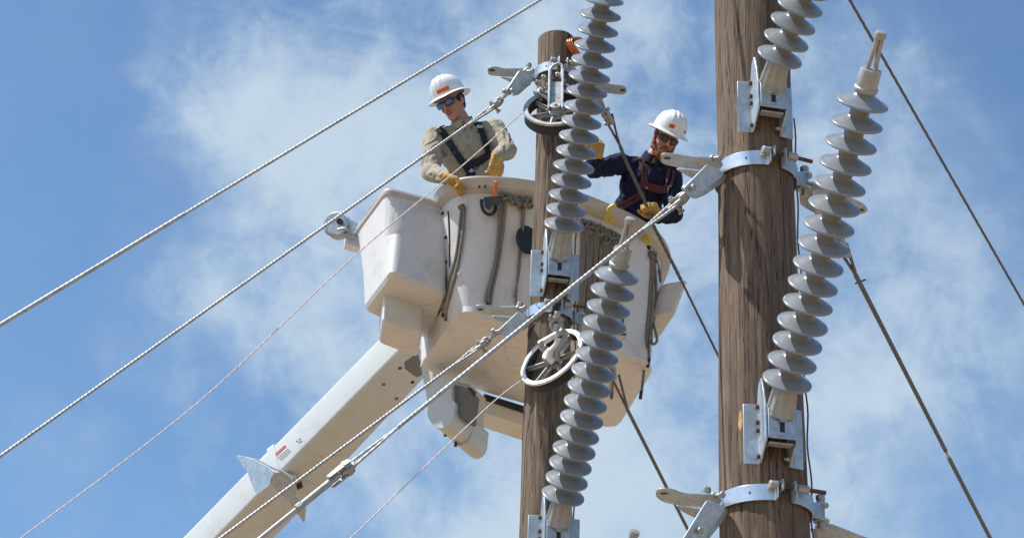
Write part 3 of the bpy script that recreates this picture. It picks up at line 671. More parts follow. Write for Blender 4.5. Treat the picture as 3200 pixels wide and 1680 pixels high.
linkplate(bNL, [(2545, 1640), (2590, 1648), (2640, 1720), (2660, 1800), (2620, 1806), (2570, 1740)], V((.45, .7, -.5)).normalized(), 'link plate leaving the bottom edge right of the thick pole', [(2530, 1650), (2560, 1656), (2600, 1720), (2570, 1730)], [(2630, 1780)])
# thin cords
def cord(pts, r, label, mt='pinkrope', name='hand_line', sub=8, group='thin pink cords from the wheels'):
    mb = MB(); return strand(name, smoothline([P(*p) for p in pts], sub), r, M[mt], label, 'cord', group, lay=.05, lobes=2, amt=.12, step=.012)
cord([(60, 1684, 11.6), (621, 1255, 12.2), (1106, 801, 12.7), (1440, 522, 12.95), (1632, 352, 13.1)], .0042, 'long pale pink cord from the upper wheel across the step box to the lower left')
cord([(-300, 1985, 11.3), (60, 1684, 11.6)], .0042, 'pale pink cord end at the bottom left corner')
cord([(1000, 1772, 12.2), (1300, 1484, 12.6), (1545, 1252, 12.95), (1650, 1175, 13.0)], .0042, 'short pale pink cord from the lower wheel past the boom bracket')
mb = MB(); tube(mb, smoothline([P(x, y, dFL - .12) for x, y in ((1700, 1000), (1672, 1012), (1652, 1040), (1658, 1085), (1652, 1150), (1645, 1240), (1637, 1330))] + [P(1634, 1420, dFL - .05)], 6), .0085, 8)
single('loose_cable', mb, M['rust'], 'dark rusty cable hugging the left edge of the thinner pole beside the lower wheel', 'cable', smooth=60)
mb = MB(); zz_ = z_at(NEAR, 1362); pq_ = V((NEAR.x, NEAR.y, zz_)) + pdir(-37) * (rad_at(NT, zz_) - .002)
mb.v = []; _p = [(0, -.055), (.012, -.03), (.014, .0), (.010, .045), (.003, .07), (-.008, .03), (-.012, -.01), (-.007, -.04)]; _t = V((math.cos(rad(-37)), math.sin(rad(-37)), 0))
prism(mb, [pq_ + _t * a + Z * b for a, b in _p], pdir(-37) * .006)
single('wood_splinter', mb, M['yellowwood'], 'small fresh orange split in the thick pole left of the lower bracket', 'wood splinter', bevel=.002)
# copper ground wire down each pole and the coil at the top of the thin one
def groundwire(pole, tab, psi, y0, y1, label, wob=3, mt='oldcopper', off=.012):
    pts = []
    for i in range(60):
        y = y0 + (y1 - y0) * i / 59; z = z_at(pole, y); p_ = psi + wob * math.sin(i * .55)
        pts.append(V((pole.x, pole.y, z)) + pdir(p_) * (rad_at(tab, z) + off + .006 * math.sin(i * .9)))
    mb = MB(); tube(mb, pts, .0048, 8); single('ground_wire', mb, M[mt], label, 'ground wire', 'copper ground wires down the poles', smooth=60)
groundwire(NEAR, NT, 77, 380, 2200, 'dull copper wire down the shaded right side of the thick pole')
groundwire(FAR, FT, 72, 430, 2200, 'pinkish copper wire down the right side of the thinner pole', 1.5, 'oldcopper', .035)
root = thing('copper_coil', P(1795, 130, dFU), 'bright copper wire ends bent over the top of the thinner pole', 'copper wire')
for i in range(4):
    mb = MB(); o_ = i * 8; dd = dFU - .02 * i
    tube(mb, smoothline([P(1806 + o_ * .6, 196 - i * 5, dd), P(1788 + o_ * .9, 165, dd - .02), P(1768 + o_ * .8, 134 - i, dd), P(1774 + o_ * .9, 122 - i, dd + .05), P(1796 + o_, 124, dd + .08), P(1824 + o_ * .6, 158, dd + .06)], 6), .0075, 8)
    obj('copper_wire', mb, M['copper'], root, smooth=60)
# ------------------------------------------------------------------ running wheels (stringing blocks)
def wheel(ctr, nrm, R_, label, spokes, tilt, white, frame_fn, w=.075, a0=0.):
    n = V(nrm).normalized(); up = V((0, 0, 1)); x = up.cross(n).normalized(); y = n.cross(x)
    mw = Matrix(((x.x, y.x, n.x, ctr.x), (x.y, y.y, n.y, ctr.y), (x.z, y.z, n.z, ctr.z), (0, 0, 0, 1)))
    root = thing('stringing_wheel', ctr, label, 'pulley wheel', 'pulley wheels hung on the thinner pole', mw)
    mb = MB(); h = w / 2
    lathe(mb, [(R_ - .030, h), (R_ - .004, h), (R_, h - .006), (R_ - .004, h - .010), (R_ - .018, h * .25), (R_ - .018, -h * .25), (R_ - .004, -h + .010), (R_, -h + .006), (R_ - .004, -h), (R_ - .030, -h), (R_ - .034, -h * .3), (R_ - .034, h * .3), (R_ - .030, h)], 64)
    obj('tyre', mb, M['black'], root, local=True)
    mb = MB(); lathe(mb, [(R_ - .034, h - .006), (R_ - .029, h + .003), (R_ - .004, h + .003), (R_ + .0015, h - .004), (R_ + .0015, h - .010), (R_ - .004, h - .008), (R_ - .026, h - .010), (R_ - .034, h - .006)], 64)
    obj('rim', mb, M['rimwhite'] if white else M['alu'], root, local=True)
    for k in range(spokes):
        t = a0 + 2 * math.pi * k / spokes; mb = MB()
        d = V((math.cos(t), math.sin(t), 0)); s = V((-d.y, d.x, 0))
        prism(mb, [d * .03 - s * .020 - Z * .004, d * (R_ - .031) - s * .012 - Z * .004, d * (R_ - .031) + s * .012 - Z * .004, d * .03 + s * .020 - Z * .004], Z * .010)
        prism(mb, [d * .03 - s * .004 - Z * .022, d * (R_ - .031) - s * .004 - Z * .014, d * (R_ - .031) + s * .004 - Z * .014, d * .03 + s * .004 - Z * .022], Z * .040)
        mb.v = [mw @ v for v in mb.v]; obj('spoke', mb, M['alu'], root, bevel=.003)
    mb = MB(); lathe(mb, [(0, .030), (.020, .030), (.024, .024), (.044, .022), (.052, .014), (.052, -.020), (.04, -.026), (0, -.026)], 28); obj('hub', mb, M['alu'], root, local=True)
    frame_fn(root, mw); return root
def fr1(root, mw):
    X, Y, Nn = mw.col[0].xyz, mw.col[1].xyz, mw.col[2].xyz; c = mw.col[3].xyz
    upv = (V((0, 0, 1)) * .95 + V((0, .2, 0))).normalized()
    for s in (-1, 1):
        a = c + Nn * .035 + X * s * .045
        mb = MB(); prism(mb, roundpoly([a - X * .007 + upv * -.03, a + X * .007 + upv * -.03, a + X * .007 + upv * .33, a - X * .007 + upv * .33], .004, 2), Nn * .030); obj('side_bar', mb, M['galv'], root, bevel=.002)
    mb = MB(); a = c + Nn * .010; prism(mb, roundpoly([a - X * .040 - upv * .04, a + X * .040 - upv * .04, a + X * .040 + upv * .24, a - X * .040 + upv * .24], .02, 4), Nn * .03); obj('back_plate', mb, M['alu'], root, bevel=.004)
    mb = MB(); cyl(mb, c + Nn * .02, c + Nn * .062, .036, 20); obj('axle_cap', mb, M['alu'], root, bevel=.004)
    mb = MB(); cyl(mb, c + Nn * .058, c + Nn * .072, .012, 6); obj('axle_nut', mb, M['cast'], root, bevel=.002)
    mb = MB(); t_ = c + upv * .36 + Nn * .03; tube(mb, smoothline([t_ - upv * .08 - X * .03, t_ - X * .045, t_ + upv * .05 - X * .01, t_ + upv * .05 + X * .03, t_ + X * .04, t_ - upv * .08 + X * .03], 5), .011, 8); obj('hook', mb, M['cast'], root)
    for q, r_ in (((-.09, .17), .016), ((-.11, .24), .013), ((.085, .2), .015), ((-.075, .29), .017), ((.02, .31), .018), ((-.13, .14), .012)):
        p = c + X * q[0] + upv * q[1] + Nn * .02; mb = MB(); bolt(mb, p - Nn * .03 + X * .02, p + Nn * .03 - X * .02, r_ * .6, r_); obj('fitting', mb, M['cast'], root, bevel=.003)
    mb = MB(); tube(mb, smoothline([c + X * -.05 + upv * .12, c - X * .12 + upv * .17 + Nn * .02, c - X * .10 + upv * .24, c - X * .14 + upv * .30], 5), .012, 8); obj('latch', mb, M['cast'], root)
def camv(x, y, z): return (_R * x + _U * y - _F * z)
n1_ = camv(-.08, .80, .60).normalized()
wheel(P(1738, 352, dFU - .42), n1_, .217, 'big dark-tyred pulley wheel near the top of the thinner pole, beside the sunglasses worker', 6, 0, False, fr1, w=.085, a0=.35)
def fr2(root, mw):
    X, Y, Nn = mw.col[0].xyz, mw.col[1].xyz, mw.col[2].xyz; c = mw.col[3].xyz; d0 = proj(c)[2] - .06
    q = lambda x, y, o=0.: P(x, y, d0 - o)
    mb = MB(); tube(mb, [q(1690, 1072, .02), q(1752, 1036, .02)], .019, 12); obj('latch_bar', mb, M['rimwhite'], root)
    mb = MB(); tube(mb, smoothline([q(1747, 1055), q(1738, 1078), q(1722, 1096), q(1718, 1116), q(1730, 1130)], 4), [.020] * 8 + [.026] * 9, 12); obj('yoke_arm', mb, M['rimwhite'], root)
    mb = MB(); tube(mb, smoothline([q(1768, 1040), q(1758, 1075), q(1742, 1100), q(1742, 1125)], 4), .021, 12); obj('yoke_arm', mb, M['cast'], root)
    mb = MB(); lathe(mb, [(0, .075), (.045, .072), (.055, .06), (.055, .02), (0, .02)], 24); obj('axle_cap', mb, M['cast'], root, local=True)
    for (x, y, r_) in ((1690, 1072, .020), (1752, 1036, .026), (1766, 1040, .020), (1696, 1090, .018)):
        p = q(x, y, .03); mb = MB(); lathe(mb, [(0, .02), (.7 * r_, .018), (r_, .008), (r_, -.01), (0, -.02)], 14, Matrix.Translation(p) @ mw.to_3x3().to_4x4()); obj('fitting', mb, M['cast'], root)
    # hanger up to the band: shackle bow, swivel eye, bolt
    mb = MB(); tube(mb, smoothline([q(1730, 1035), q(1722, 1010), q(1738, 990), q(1752, 1005), q(1757, 1030)], 5), .012, 8); obj('hanger', mb, M['cast'], root)
    mb = MB(); tube(mb, [q(1742, 1040), q(1742, 1012)], .030, 12); obj('swivel', mb, M['alu'], root, bevel=.004)
    mb = MB(); bolt(mb, q(1722, 992), q(1762, 1000), .012, .022); obj('hanger_bolt', mb, M['cast'], root, bevel=.002)
    mb = MB(); tube(mb, [q(1741, 995), q(1742, 972)], .020, 10); obj('eye_bolt', mb, M['alu'], root, bevel=.003)
n2_ = camv(-.56, .68, .47).normalized()
wheel(P(1733, 1126, dFL - .42), n2_, .232, 'pulley wheel with a bright white rim hanging in front of the bucket underside', 6, 0, True, fr2, a0=.1)
# purple tag and cluster on the lower hanger
# ------------------------------------------------------------------ the bucket
B0_ = P(1440, 970, 14.2); ZB = B0_.z; ZR = ZB + .95
def bq(x, y, z): return V((B0_.x + x, B0_.y + y, ZB + z))
E1_ = V((.877, .48, 0)).normalized(); E2_ = V((-.29, .957, 0)).normalized()
def resample(poly, n):
    L_ = [0]; m_ = len(poly)
    for i in range(m_): L_.append(L_[-1] + (poly[(i + 1) % m_] - poly[i]).length)
    o = []
    for k in range(n):
        s = L_[-1] * k / n; i = max(j for j in range(m_) if L_[j] <= s + 1e-9); t = (s - L_[i]) / max(1e-9, L_[i + 1] - L_[i])
        o.append(poly[i].lerp(poly[(i + 1) % m_], t))
    return o
bot = [bq(.0, .0, 0), bq(1.42, .80, 0), bq(1.20, 2.06, 0), bq(-.33, 1.08, 0)]
top = [bq(-.13, -.20, .95), bq(.62, -.12, .95), bq(1.53, .60, .95), bq(1.38, 1.95, .95), bq(.6, 1.9, .95), bq(-.40, 1.15, .95)]
NB = 120
def aligned(poly, n, c, a0):
    """points where rays at equal angles about c meet the outline: keeps lofts untwisted"""
    o = []; m_ = len(poly)
    for k in range(n):
        t = a0 + 2 * math.pi * k / n; d = V((math.cos(t), math.sin(t), 0)); best = None
        for i in range(m_):
            p, q = poly[i] - c, poly[(i + 1) % m_] - c; e = q - p; den = d.x * e.y - d.y * e.x
            if abs(den) < 1e-9: continue
            s = (p.x * e.y - p.y * e.x) / den; u = (p.x * d.y - p.y * d.x) / den
            if s > 0 and -1e-6 <= u <= 1 + 1e-6 and (best is None or s > best): best = s
        pt = c + d * best; pt.z = poly[0].z; o.append(pt)
    return o
ctr_b = bq(.58, .92, 0)
botR = aligned(roundpoly(bot, [.16, .22, .14, .10], 10), NB, ctr_b, 0)
botU = aligned(roundpoly(bot, [.20, .30, .18, .12], 10), NB, ctr_b, 0)
topR = aligned(roundpoly(top, [.36, .6, .62, .4, .3, .4], 12), NB, ctr_b, 0)
def ringat(f, out=0.):
    o = []
    for a, b in zip(botU, topR):
        p = a.lerp(V((b.x, b.y, a.z)), f ** 1.15); d = (p - ctr_b); d.z = 0; p = p + d.normalized() * out; p.z = ZB + .95 * f; o.append(p)
    return o
broot = thing('aerial_bucket', bq(.58, .92, 0), 'large pale fibreglass work bucket holding the two workers', 'work bucket')
mb = MB(); rings = []
b_in = [ctr_b + (p - ctr_b) * .97 for p in botR]
for p in b_in: p.z = ZB - .0
rings.append(b_in); rings.append([V((p.x, p.y, ZB + .022)) for p in botR])
for i in range(1, 15): rings.append(ringat(i / 14 * .985))
inner = [ringat(i / 10 * .985, -.018) for i in range(10, 0, -1)]
allr = rings + inner
for i in range(len(allr) - 1): loft(mb, allr[i], allr[i + 1], i == 0, False)
fl = [V((p.x, p.y, ZB + .03)) for p in inner[-1]]; loft(mb, inner[-1], fl, False, True)
obj('basket', mb, M['fibre'], broot, smooth=50)
mb = MB(); o1 = ringat(.90, .004); o2 = ringat(.93, .050); o3 = ringat(.985, .062); o4 = ringat(1.0, .055); o5 = ringat(1.008, .02); o6 = ringat(1.005, -.024); o7 = ringat(.965, -.026)
seq = [o1, o2, o3, o4, o5, o6, o7]
for i in range(len(seq) - 1): loft(mb, seq[i], seq[i + 1], False, False)
loft(mb, o7, o1, False, False); obj('lip', mb, M['lip'], broot, smooth=60)
# step box on the near left wall, with its flared lip
def pz(x, y, z): return onz(x, y, ZB + z)
bb = [pz(1222, 855, .2), pz(1395, 920, .2), bq(-.24, .95, .2), pz(1135, 970, .2)]
tt = [pz(1206, 604, .88), pz(1400, 652, .88), bq(-.30, .86, .88), pz(1114, 727, .88)]
def rr(poly, c, r_, n=72): return aligned(roundpoly(poly, r_, 8), n, c, 0)
def cen(p): return sum(p, V()) / len(p)
cb, ct = cen(bb), cen(tt); cc = V(((cb.x + ct.x) / 2, (cb.y + ct.y) / 2, 0))
RB, RT = rr(bb, cc, .05), rr(tt, cc, .045)
mb = MB(); ins = [cc + (p - cc) * .94 for p in RB]
for p, q in zip(ins, RB): p.z = q.z
R1 = [V((p.x, p.y, p.z + .03)) for p in RB]
for p, q in zip(RB, ins): pass
seq = [ins, R1, [a.lerp(b, .5) for a, b in zip(R1, RT)], RT, [V((p.x, p.y, p.z + .03)) + (p - V((cc.x, cc.y, p.z))).normalized() * .016 for p in RT], [V((p.x, p.y, p.z + .045)) for p in RT], [V((cc.x, cc.y, p.z)) + (p - V((cc.x, cc.y, p.z))) * .95 + V((0, 0, .045)) for p in RT], [V((cc.x, cc.y, p.z)) + (p - V((cc.x, cc.y, p.z))) * .93 - V((0, 0, .1)) for p in RT]]
for i in range(len(seq) - 1): loft(mb, seq[i], seq[i + 1], i == 0, i == len(seq) - 2)
obj('step_box', mb, M['fibre'], broot, smooth=50)
mb = MB(); lp_ = lambda f, dz: [V((cc.x, cc.y, p.z + dz)) + (p - V((cc.x, cc.y, p.z))) * f for p in RT]
sq_ = [lp_(1.002, -.012), lp_(1.035, .002), lp_(1.042, .024), lp_(1.025, .044), lp_(.96, .047), lp_(.93, .02)]
for i in range(5): loft(mb, sq_[i], sq_[i + 1], False, False)
obj('box_lip', mb, M['lip'], broot, smooth=60)
lb = [pz(1195, 999, .0), pz(1318, 1040, .0), pz(1304, 1119, .0), pz(1182, 1070, .0)]
lb = [lb[0] + V((0, 0, 0)), lb[1], lb[2], lb[3]]
c4 = cen(lb); l1 = rr(lb, c4, .04); l2 = [c4 + (p - c4) * 1.04 + V((0, 0, .24)) for p in l1]
l0 = [c4 + (p - c4) * .93 for p in l1]; mb = MB(); loft(mb, l0, [p + V((0, 0, .02)) for p in l1], True, False); loft(mb, [p + V((0, 0, .02)) for p in l1], l2, False, True); obj('lower_pocket', mb, M['fibre'], broot, smooth=50)
# step on the far right wall
q0 = [pz(2040, 985, .42), pz(2116, 972, .42), pz(2060, 1056, .42), pz(2010, 1062, .42)]
c5 = cen(q0); r1 = rr(q0, c5, .05); 
r2 = [c5 + (p - c5) * 1.16 + V((.06, -.05, .22)) for p in r1]; mb = MB(); loft(mb, r1, r2, True, True); obj('side_step', mb, M['fibre'], broot, smooth=50, bevel=.012)
# seam flange and rivets where the box meets the basket
FWn = V((.48, -.877, 0))                                       # outward normal of the long near wall
FWp = bq(-.02, -.06, .5)
def wall(x, y, o=.0):
    """point on the near wall (bowed): march along the sight line to the basket skin"""
    return onpl(x, y, FWp + FWn * o, FWn)
_bv = None
def skin_hit(x, y, off=.0, fallback=.03):
    global _bv
    if _bv is None:
        o = [c for c in broot.children if c.name.startswith('basket')][0]; me = o.data; mw_ = WM[o.name]
        _bv = BVHTree.FromPolygons([mw_ @ v.co for v in me.vertices], [tuple(p.vertices) for p in me.polygons])
    r = ray(x, y).normalized(); h = _bv.ray_cast(CAM, r)
    if h[0] is None: return wall(x, y, fallback)
    return h[0] - r * off
def onwall_tube(pts, r, off, sub=5, n=8):
    mb = MB(); tube(mb, smoothline([skin_hit(x, y, off) for x, y in pts], sub), r, n); return mb
for (x, y) in ((1383, 667), (1393, 742), (1394, 820)):
    mb = MB(); p = skin_hit(x, y, .01); cyl(mb, p - FWn * .01, p + FWn * .02, .011, 10); obj('rivet', mb, M['darksteel'], broot, bevel=.002)
obj('seam_strip', onwall_tube([(1400, 660), (1403, 700), (1405, 780), (1405, 835)], .006, .006), M['darksteel'], broot)
obj('seam_strip', onwall_tube([(1384, 962), (1352, 1003), (1322, 1040)], .006, .004), M['rust'], broot)
mb = MB(); p = skin_hit(1646, 752, .012); a, b, d = frame(FWn); pts = [p + a * math.cos(t) * .092 + b * math.sin(t) * .108 for t in [i * math.pi / 20 for i in range(40)]]; prism(mb, pts, FWn * .03); obj('round_cover', mb, M['black'], broot, bevel=.008)
for (x, y) in ((1498, 584), (1516, 583)):
    mb = MB(); p = onpl(x, y, bq(.2, -.19, .93), V((.2, -1, 0)).normalized()); cyl(mb, p + V((0, .012, 0)), p - V((0, .014, 0)), .007, 8); obj('rivet', mb, M['darksteel'], broot)
# channel and fixing plate beneath the floor
def zpt(x, y, z=-.10): return onz(x, y, ZB + z)
ch = [zpt(1476, 1225, -.02), zpt(1700, 1300, -.02), zpt(1690, 1345, -.02), zpt(1466, 1270, -.02)]
mb = MB(); prism(mb, roundpoly(ch, .02, 3), Z * -.13); obj('floor_channel', mb, M['fibre'], broot, bevel=.008)
sl_ = [zpt(1513, 1228, -.001), zpt(1690, 1283, -.001), zpt(1688, 1297, -.001), zpt(1507, 1240, -.001)]
mb = MB(); prism(mb, sl_, Z * -.05); obj('channel_slot', mb, M['black'], broot, bevel=.003)
# ------------------------------------------------------------------ boom
boom_root = thing('boom', P(1240, 1105, 15.4), 'long pale square boom rising from the bottom edge to the bucket', 'crane boom')
K0, K1 = P(1240, 1105, 15.4), P(690, 1665, 16.3)
ba = (K1 - K0).normalized(); K0x = K0 - ba * .12; K2 = K0 + ba * ((K0.z - 1.3) / -ba.z)
bw = ba.cross(Z).normalized(); bw = bw if bw.x > 0 else -bw; bv_ = bw.cross(ba); bv_ = bv_ if bv_.z > 0 else -bv_
def sect(k, w_, h_): return roundpoly([k, k + bw * w_, k + bw * w_ + bv_ * h_, k + bv_ * h_], .035, 4)
L1 = (K1 - K0).length; L2 = (K2 - K0x).length
kc = K0 + ba * (L1 * .66)
mb = MB(); loft(mb, sect(K0x, .37, .275), sect(kc, .43, .29)); obj('upper_boom', mb, M['boom'], boom_root, bevel=.0)
mb = MB(); loft(mb, sect(kc - bw * .006 - bv_ * .006, .442, .302), sect(K2, .62, .40)); obj('lower_boom', mb, M['boom'], boom_root)
# flared collar saddle at the joint
kz = K0 + ba * (L1 * .67)
mb = MB()
def horn(side, s, tip, spread):
    """curved flared plate standing off a face of the boom"""
    m0, m1 = [], []
    for i in range(13):
        u = i / 12; c = kz + ba * (.05 * math.sin(math.pi * u))
    return
# left face fin: curves off the boom upward and back, with a pointed tip
def fin(base_pts, lift_pts, th, name):
    mb = MB(); a = smoothline(base_pts, 6); b = smoothline(lift_pts, 6); vs = []; n = len(a); off = ba * th
    for p, q in zip(a, b): vs += [p, q, q + off, p + off]
    fs = [(i * 4 + j, i * 4 + (j + 1) % 4, (i + 1) * 4 + (j + 1) % 4, (i + 1) * 4 + j) for i in range(n - 1) for j in range(4)] + [(0, 1, 2, 3), tuple((n - 1) * 4 + j for j in (3, 2, 1, 0))]
    mb.add(vs, fs); return obj(name, mb, M['boom'], boom_root, smooth=60)
cK = lambda s, w_, v_: K0 + ba * (L1 * s) + bw * w_ + bv_ * v_
# saddle sleeve hugging the boom
mb = MB(); loft(mb, sect(cK(.648, -.010, -.010), .45, .315), sect(cK(.682, -.016, -.016), .465, .33)); obj('sleeve', mb, M['boom'], boom_root, bevel=.006)
def flare(px, dist, nrm_, th, name, mt=None):
    p_ = P(px[0][0], px[0][1], dist); mb = MB(); slab(mb, px, p_, nrm_.normalized(), th, .02, 3); return obj(name, mb, mt or M['boom'], boom_root, bevel=.002)
dk_ = proj(cK(.67, 0, 0))[2]
flare([(740, 1424), (762, 1424), (800, 1436), (842, 1457), (862, 1474), (850, 1494), (847, 1514), (806, 1546), (792, 1516), (776, 1472), (756, 1446)], dk_ - .02, (-bw * .9 + ba * .35 + Z * .0), .010, 'saddle_flare', M['galv'])
flare([(844, 1476), (884, 1474), (912, 1496), (927, 1528), (922, 1548), (946, 1572), (957, 1582), (951, 1632), (926, 1600), (902, 1562), (880, 1544), (856, 1522), (846, 1506)], dk_ - .09, (-bv_ * .8 - ba * .2 - bw * .3), .010, 'saddle_flare', M['galv'])
mb = MB(); tube(mb, smoothline([P(742, 1424, dk_ - .03), P(800, 1436, dk_ - .05), P(850, 1460, dk_ - .07), P(884, 1473, dk_ - .08), P(914, 1496, dk_ - .10)], 5), .008, 8); obj('saddle_rim', mb, M['boom'], boom_root)
mb = MB(); 
for s_ in (.63,): prism(mb, [cK(s_, .02, -.02), cK(s_, .12, -.02), cK(s_ + .035, .12, -.02), cK(s_ + .035, .02, -.02)], -bv_ * .02)
obj('saddle_pad', mb, M['fibre'], boom_root, bevel=.004)
for (x, y) in ((930, 1510), (938, 1506)):
    p = onpl(x, y, K0 - bv_ * .03, bv_); mb = MB(); cyl(mb, p + bv_ * .03, p - bv_ * .05, .014, 8); obj('bolt', mb, M['rust'], boom_root, bevel=.002)
for (x, y, dk) in ((1250, 1149, 1), (1289, 1193, 1), (1199, 1200, 0), (1239, 1244, 0)):
    p = onpl(x, y, K0, bv_); mb = MB(); cyl(mb, p + bv_ * .01, p - bv_ * .006, .014, 14); obj('bolt', mb, M['rust'] if dk else M['tan'], boom_root, bevel=.002)
def onside(x, y, o=.0): return onpl(x, y, K0 - bw * o, bw)
def dec(pts, mt, name, o=.003):
    mb = MB(); prism(mb, [onside(x, y, o) for x, y in pts], bw * .002); return obj(name, mb, mt, boom_root, smooth=0)
dec([(856, 1419), (890, 1389), (894, 1394), (860, 1426)], M['red'], 'warning_sticker')
mg = mat('faint_grey_print', (.50, .50, .47), .6)
for i in range(3):
    dec([(866 + i * 5, 1428 + i * 4), (900 + i * 4, 1398 + i * 4), (901 + i * 4, 1400 + i * 4), (868 + i * 5, 1430 + i * 4)], mg, 'small_print')
for (x, y) in ((925, 1376), (933, 1370), (932, 1380), (938, 1377)): dec([(x, y), (x + 5, y - 2), (x + 6, y + 1), (x + 1, y + 3)], M['tan'], 'scuff_mark', .0025)
# boom tip: rounded yokes under the bucket
ex = (E1_ * .42 + E2_ * .52); ex = V((.42, .90, 0)).normalized()
pl0 = P(1380, 1250, 14.75); nn = -ex
def yoke(px_, p_, depth_, mt, name, par=boom_root): mb = MB(); prism(mb, roundpoly([onpl(x, y, p_, nn) for x, y in px_], [0.005] * 2 + [.02] * (len(px_) - 2), 5), ex * depth_); return obj(name, mb, mt, par, bevel=.004, smooth=50)
def arc2(cx, cy, rx, ry, a, b, n=8): return [(cx + rx * math.cos(rad(a + (b - a) * i / n)), cy + ry * math.sin(rad(a + (b - a) * i / n))) for i in range(n + 1)]
yoke([(1316, 1150), (1410, 1180), (1412, 1248), (1424, 1256)] + arc2(1378, 1285, 42, 52, 0, 150, 8) + [(1334, 1292), (1338, 1268)], pl0, .30, M['boom'], 'tip_cover')
yoke([(1424, 1190), (1470, 1200), (1462, 1296), (1480, 1310)] + arc2(1440, 1345, 36, 48, -10, 150, 8) + [(1404, 1330), (1408, 1250)], pl0 + ex * .302, .27, M['boom'], 'tip_cover')
yoke([(1408, 1196), (1462, 1212), (1450, 1300), (1440, 1300), (1410, 1262)], pl0 + ex * .05 + bw * .0, .2, M['tan'], 'pivot_block')
mb = MB(); prism(mb, [onpl(x, y, pl0 + ex * .1, nn) for x, y in ((1462, 1208), (1474, 1212), (1456, 1288), (1446, 1284))], ex * .08); obj('hydraulic_hose', mb, M['black'], boom_root)
for (x, y) in ((1392, 1356), (1424, 1388)):
    p = onpl(x, y, pl0 + ex * .15 - Z * .16, V((.2, -.5, -.85)).normalized()); mb = MB(); tube(mb, [p + Z * .06, p - V((0, .02, .02))], .012, 10); obj('bolt', mb, M['rust'], boom_root)
for (x, y, w) in ((1316, 1130, 0),):
    mb = MB(); prism(mb, [P(1262, 1130, 15.25), P(1305, 1098, 15.1), P(1318, 1152, 15.1), P(1300, 1158, 15.25)], V((0, .12, 0))); obj('tip_gusset', mb, M['tan'], boom_root, bevel=.004)
# turret far below, out of the picture: what the boom stands on
tb = V((K2.x + .2, K2.y - .1, 0)); mb = MB(); lathe(mb, [(0, 0), (.7, 0), (.7, .25), (.4, .4), (.36, 1.5), (0, 1.55)], 24, Matrix.Translation(tb)); obj('turret', mb, M['boom'], boom_root)
# ------------------------------------------------------------------ small winch pulley beside the step box
wr = thing('winch_pulley', P(1075, 705, 15.2), 'small grey pulley sticking out left of the step box', 'pulley')
wn = camv(-.35, .25, .9).normalized(); wc = P(1052, 703, 15.25); a, b, d = frame(wn)
MW = Matrix(((a.x, b.x, d.x, wc.x), (a.y, b.y, d.y, wc.y), (a.z, b.z, d.z, wc.z), (0, 0, 0, 1)))
mb = MB(); lathe(mb, [(0, .03), (.088, .03), (.096, .022), (.096, .012), (.074, .0), (.074, -.03), (.10, -.045), (.10, -.058), (0, -.06)], 40, MW); obj('drum', mb, M['galv'], wr, smooth=35)
mb = MB(); prism(mb, [onpl(x, y, wc - wn * .02, wn) for x, y in ((1066, 668), (1112, 694), (1130, 735), (1096, 745), (1050, 735))], -wn * .03); obj('mounting_arm', mb, M['galv'], wr, bevel=.004)
mb = MB(); tube(mb, smoothline([P(1016, 712, 15.1), P(1024, 726, 15.08), P(1050, 737, 15.08), P(1090, 738, 15.15), P(1112, 730, 15.2)], 5), .014, 8); obj('guard_rail', mb, M['cast'], wr)
mb = MB(); tube(mb, smoothline([P(1056, 718, 15.12), P(1076, 714, 15.1), P(1096, 724, 15.1), P(1104, 738, 15.1), P(1082, 732, 15.1)], 5), .011, 8); obj('rope_hook', mb, M['cast'], wr)
mb = MB(); cyl(mb, P(1060, 690, 15.17), P(1063, 694, 15.25), .022, 12); obj('axle', mb, M['darksteel'], wr, bevel=.003)
mb = MB(); box(mb, P(1102, 758, 15.3), E1_, E2_, Z, .12, .10, .10); obj('base_block', mb, M['fibre'], wr, bevel=.008)
# ------------------------------------------------------------------ ropes hung on the bucket wall
GR = 'grey hand ropes hung on the bucket wall'
def hank(paths, label, tips=(), knots=(), r=.0105, name='hand_rope'):
    mn = [skin_hit(*p[0], .03) for p in paths]; root = thing(name, sum(mn, V()) / len(mn), label, 'rope', GR)
    for i, p in enumerate(paths):
        o = onwall_tube(p, r, .016 + .006 * (i % 3)); obj('rope_strand', o, M['rope'], root, smooth=60)
    for (x, y) in knots:
        c = skin_hit(x, y, .035); mb = MB(); ring = []
        for i in range(22):
            t = i * 2 * math.pi / 11; a_k = x * 1.7; ring.append(c + V((1, .5, 0)).normalized() * (math.cos(t) * .020 * (1 + .5 * math.sin(a_k)) + .012 * math.sin(2 * t + a_k)) + Z * (math.sin(t + .6 * math.sin(a_k * 3)) * (.024 + .014 * math.cos(a_k * 2)) - .012 * math.sin(a_k * 5)) + FWn * .014 * math.sin(2.5 * t + a_k))
        tube(mb, ring, .010, 8); obj('knot', mb, M['rope'], root, smooth=60)
    for (x0, y0, x1, y1) in tips:
        obj('rope_tip', onwall_tube([(x0, y0), (x1, y1)], r * 1.15, .02, 2), M['black'], root)
    return root
hank([[(1444, 645), (1437, 700), (1428, 780), (1415, 840), (1398, 905), (1387, 960), (1384, 985)], [(1450, 648), (1447, 720), (1437, 790), (1425, 850), (1408, 920), (1396, 965), (1394, 995)]], 'long grey rope pair slanting down beside the step box, nearest the box', [(1385, 978, 1384, 990), (1394, 985, 1393, 1002)], [(1444, 645)])
hank([[(1572, 618), (1564, 690), (1553, 780), (1540, 850), (1524, 905), (1517, 940)], [(1580, 618), (1574, 700), (1563, 790), (1552, 850), (1540, 900), (1533, 950)], [(1560, 650), (1556, 740), (1546, 830), (1530, 900), (1526, 945)]], 'grey rope hanging left of the round black cover', [(1524, 938, 1524, 955)], [(1575, 620)])
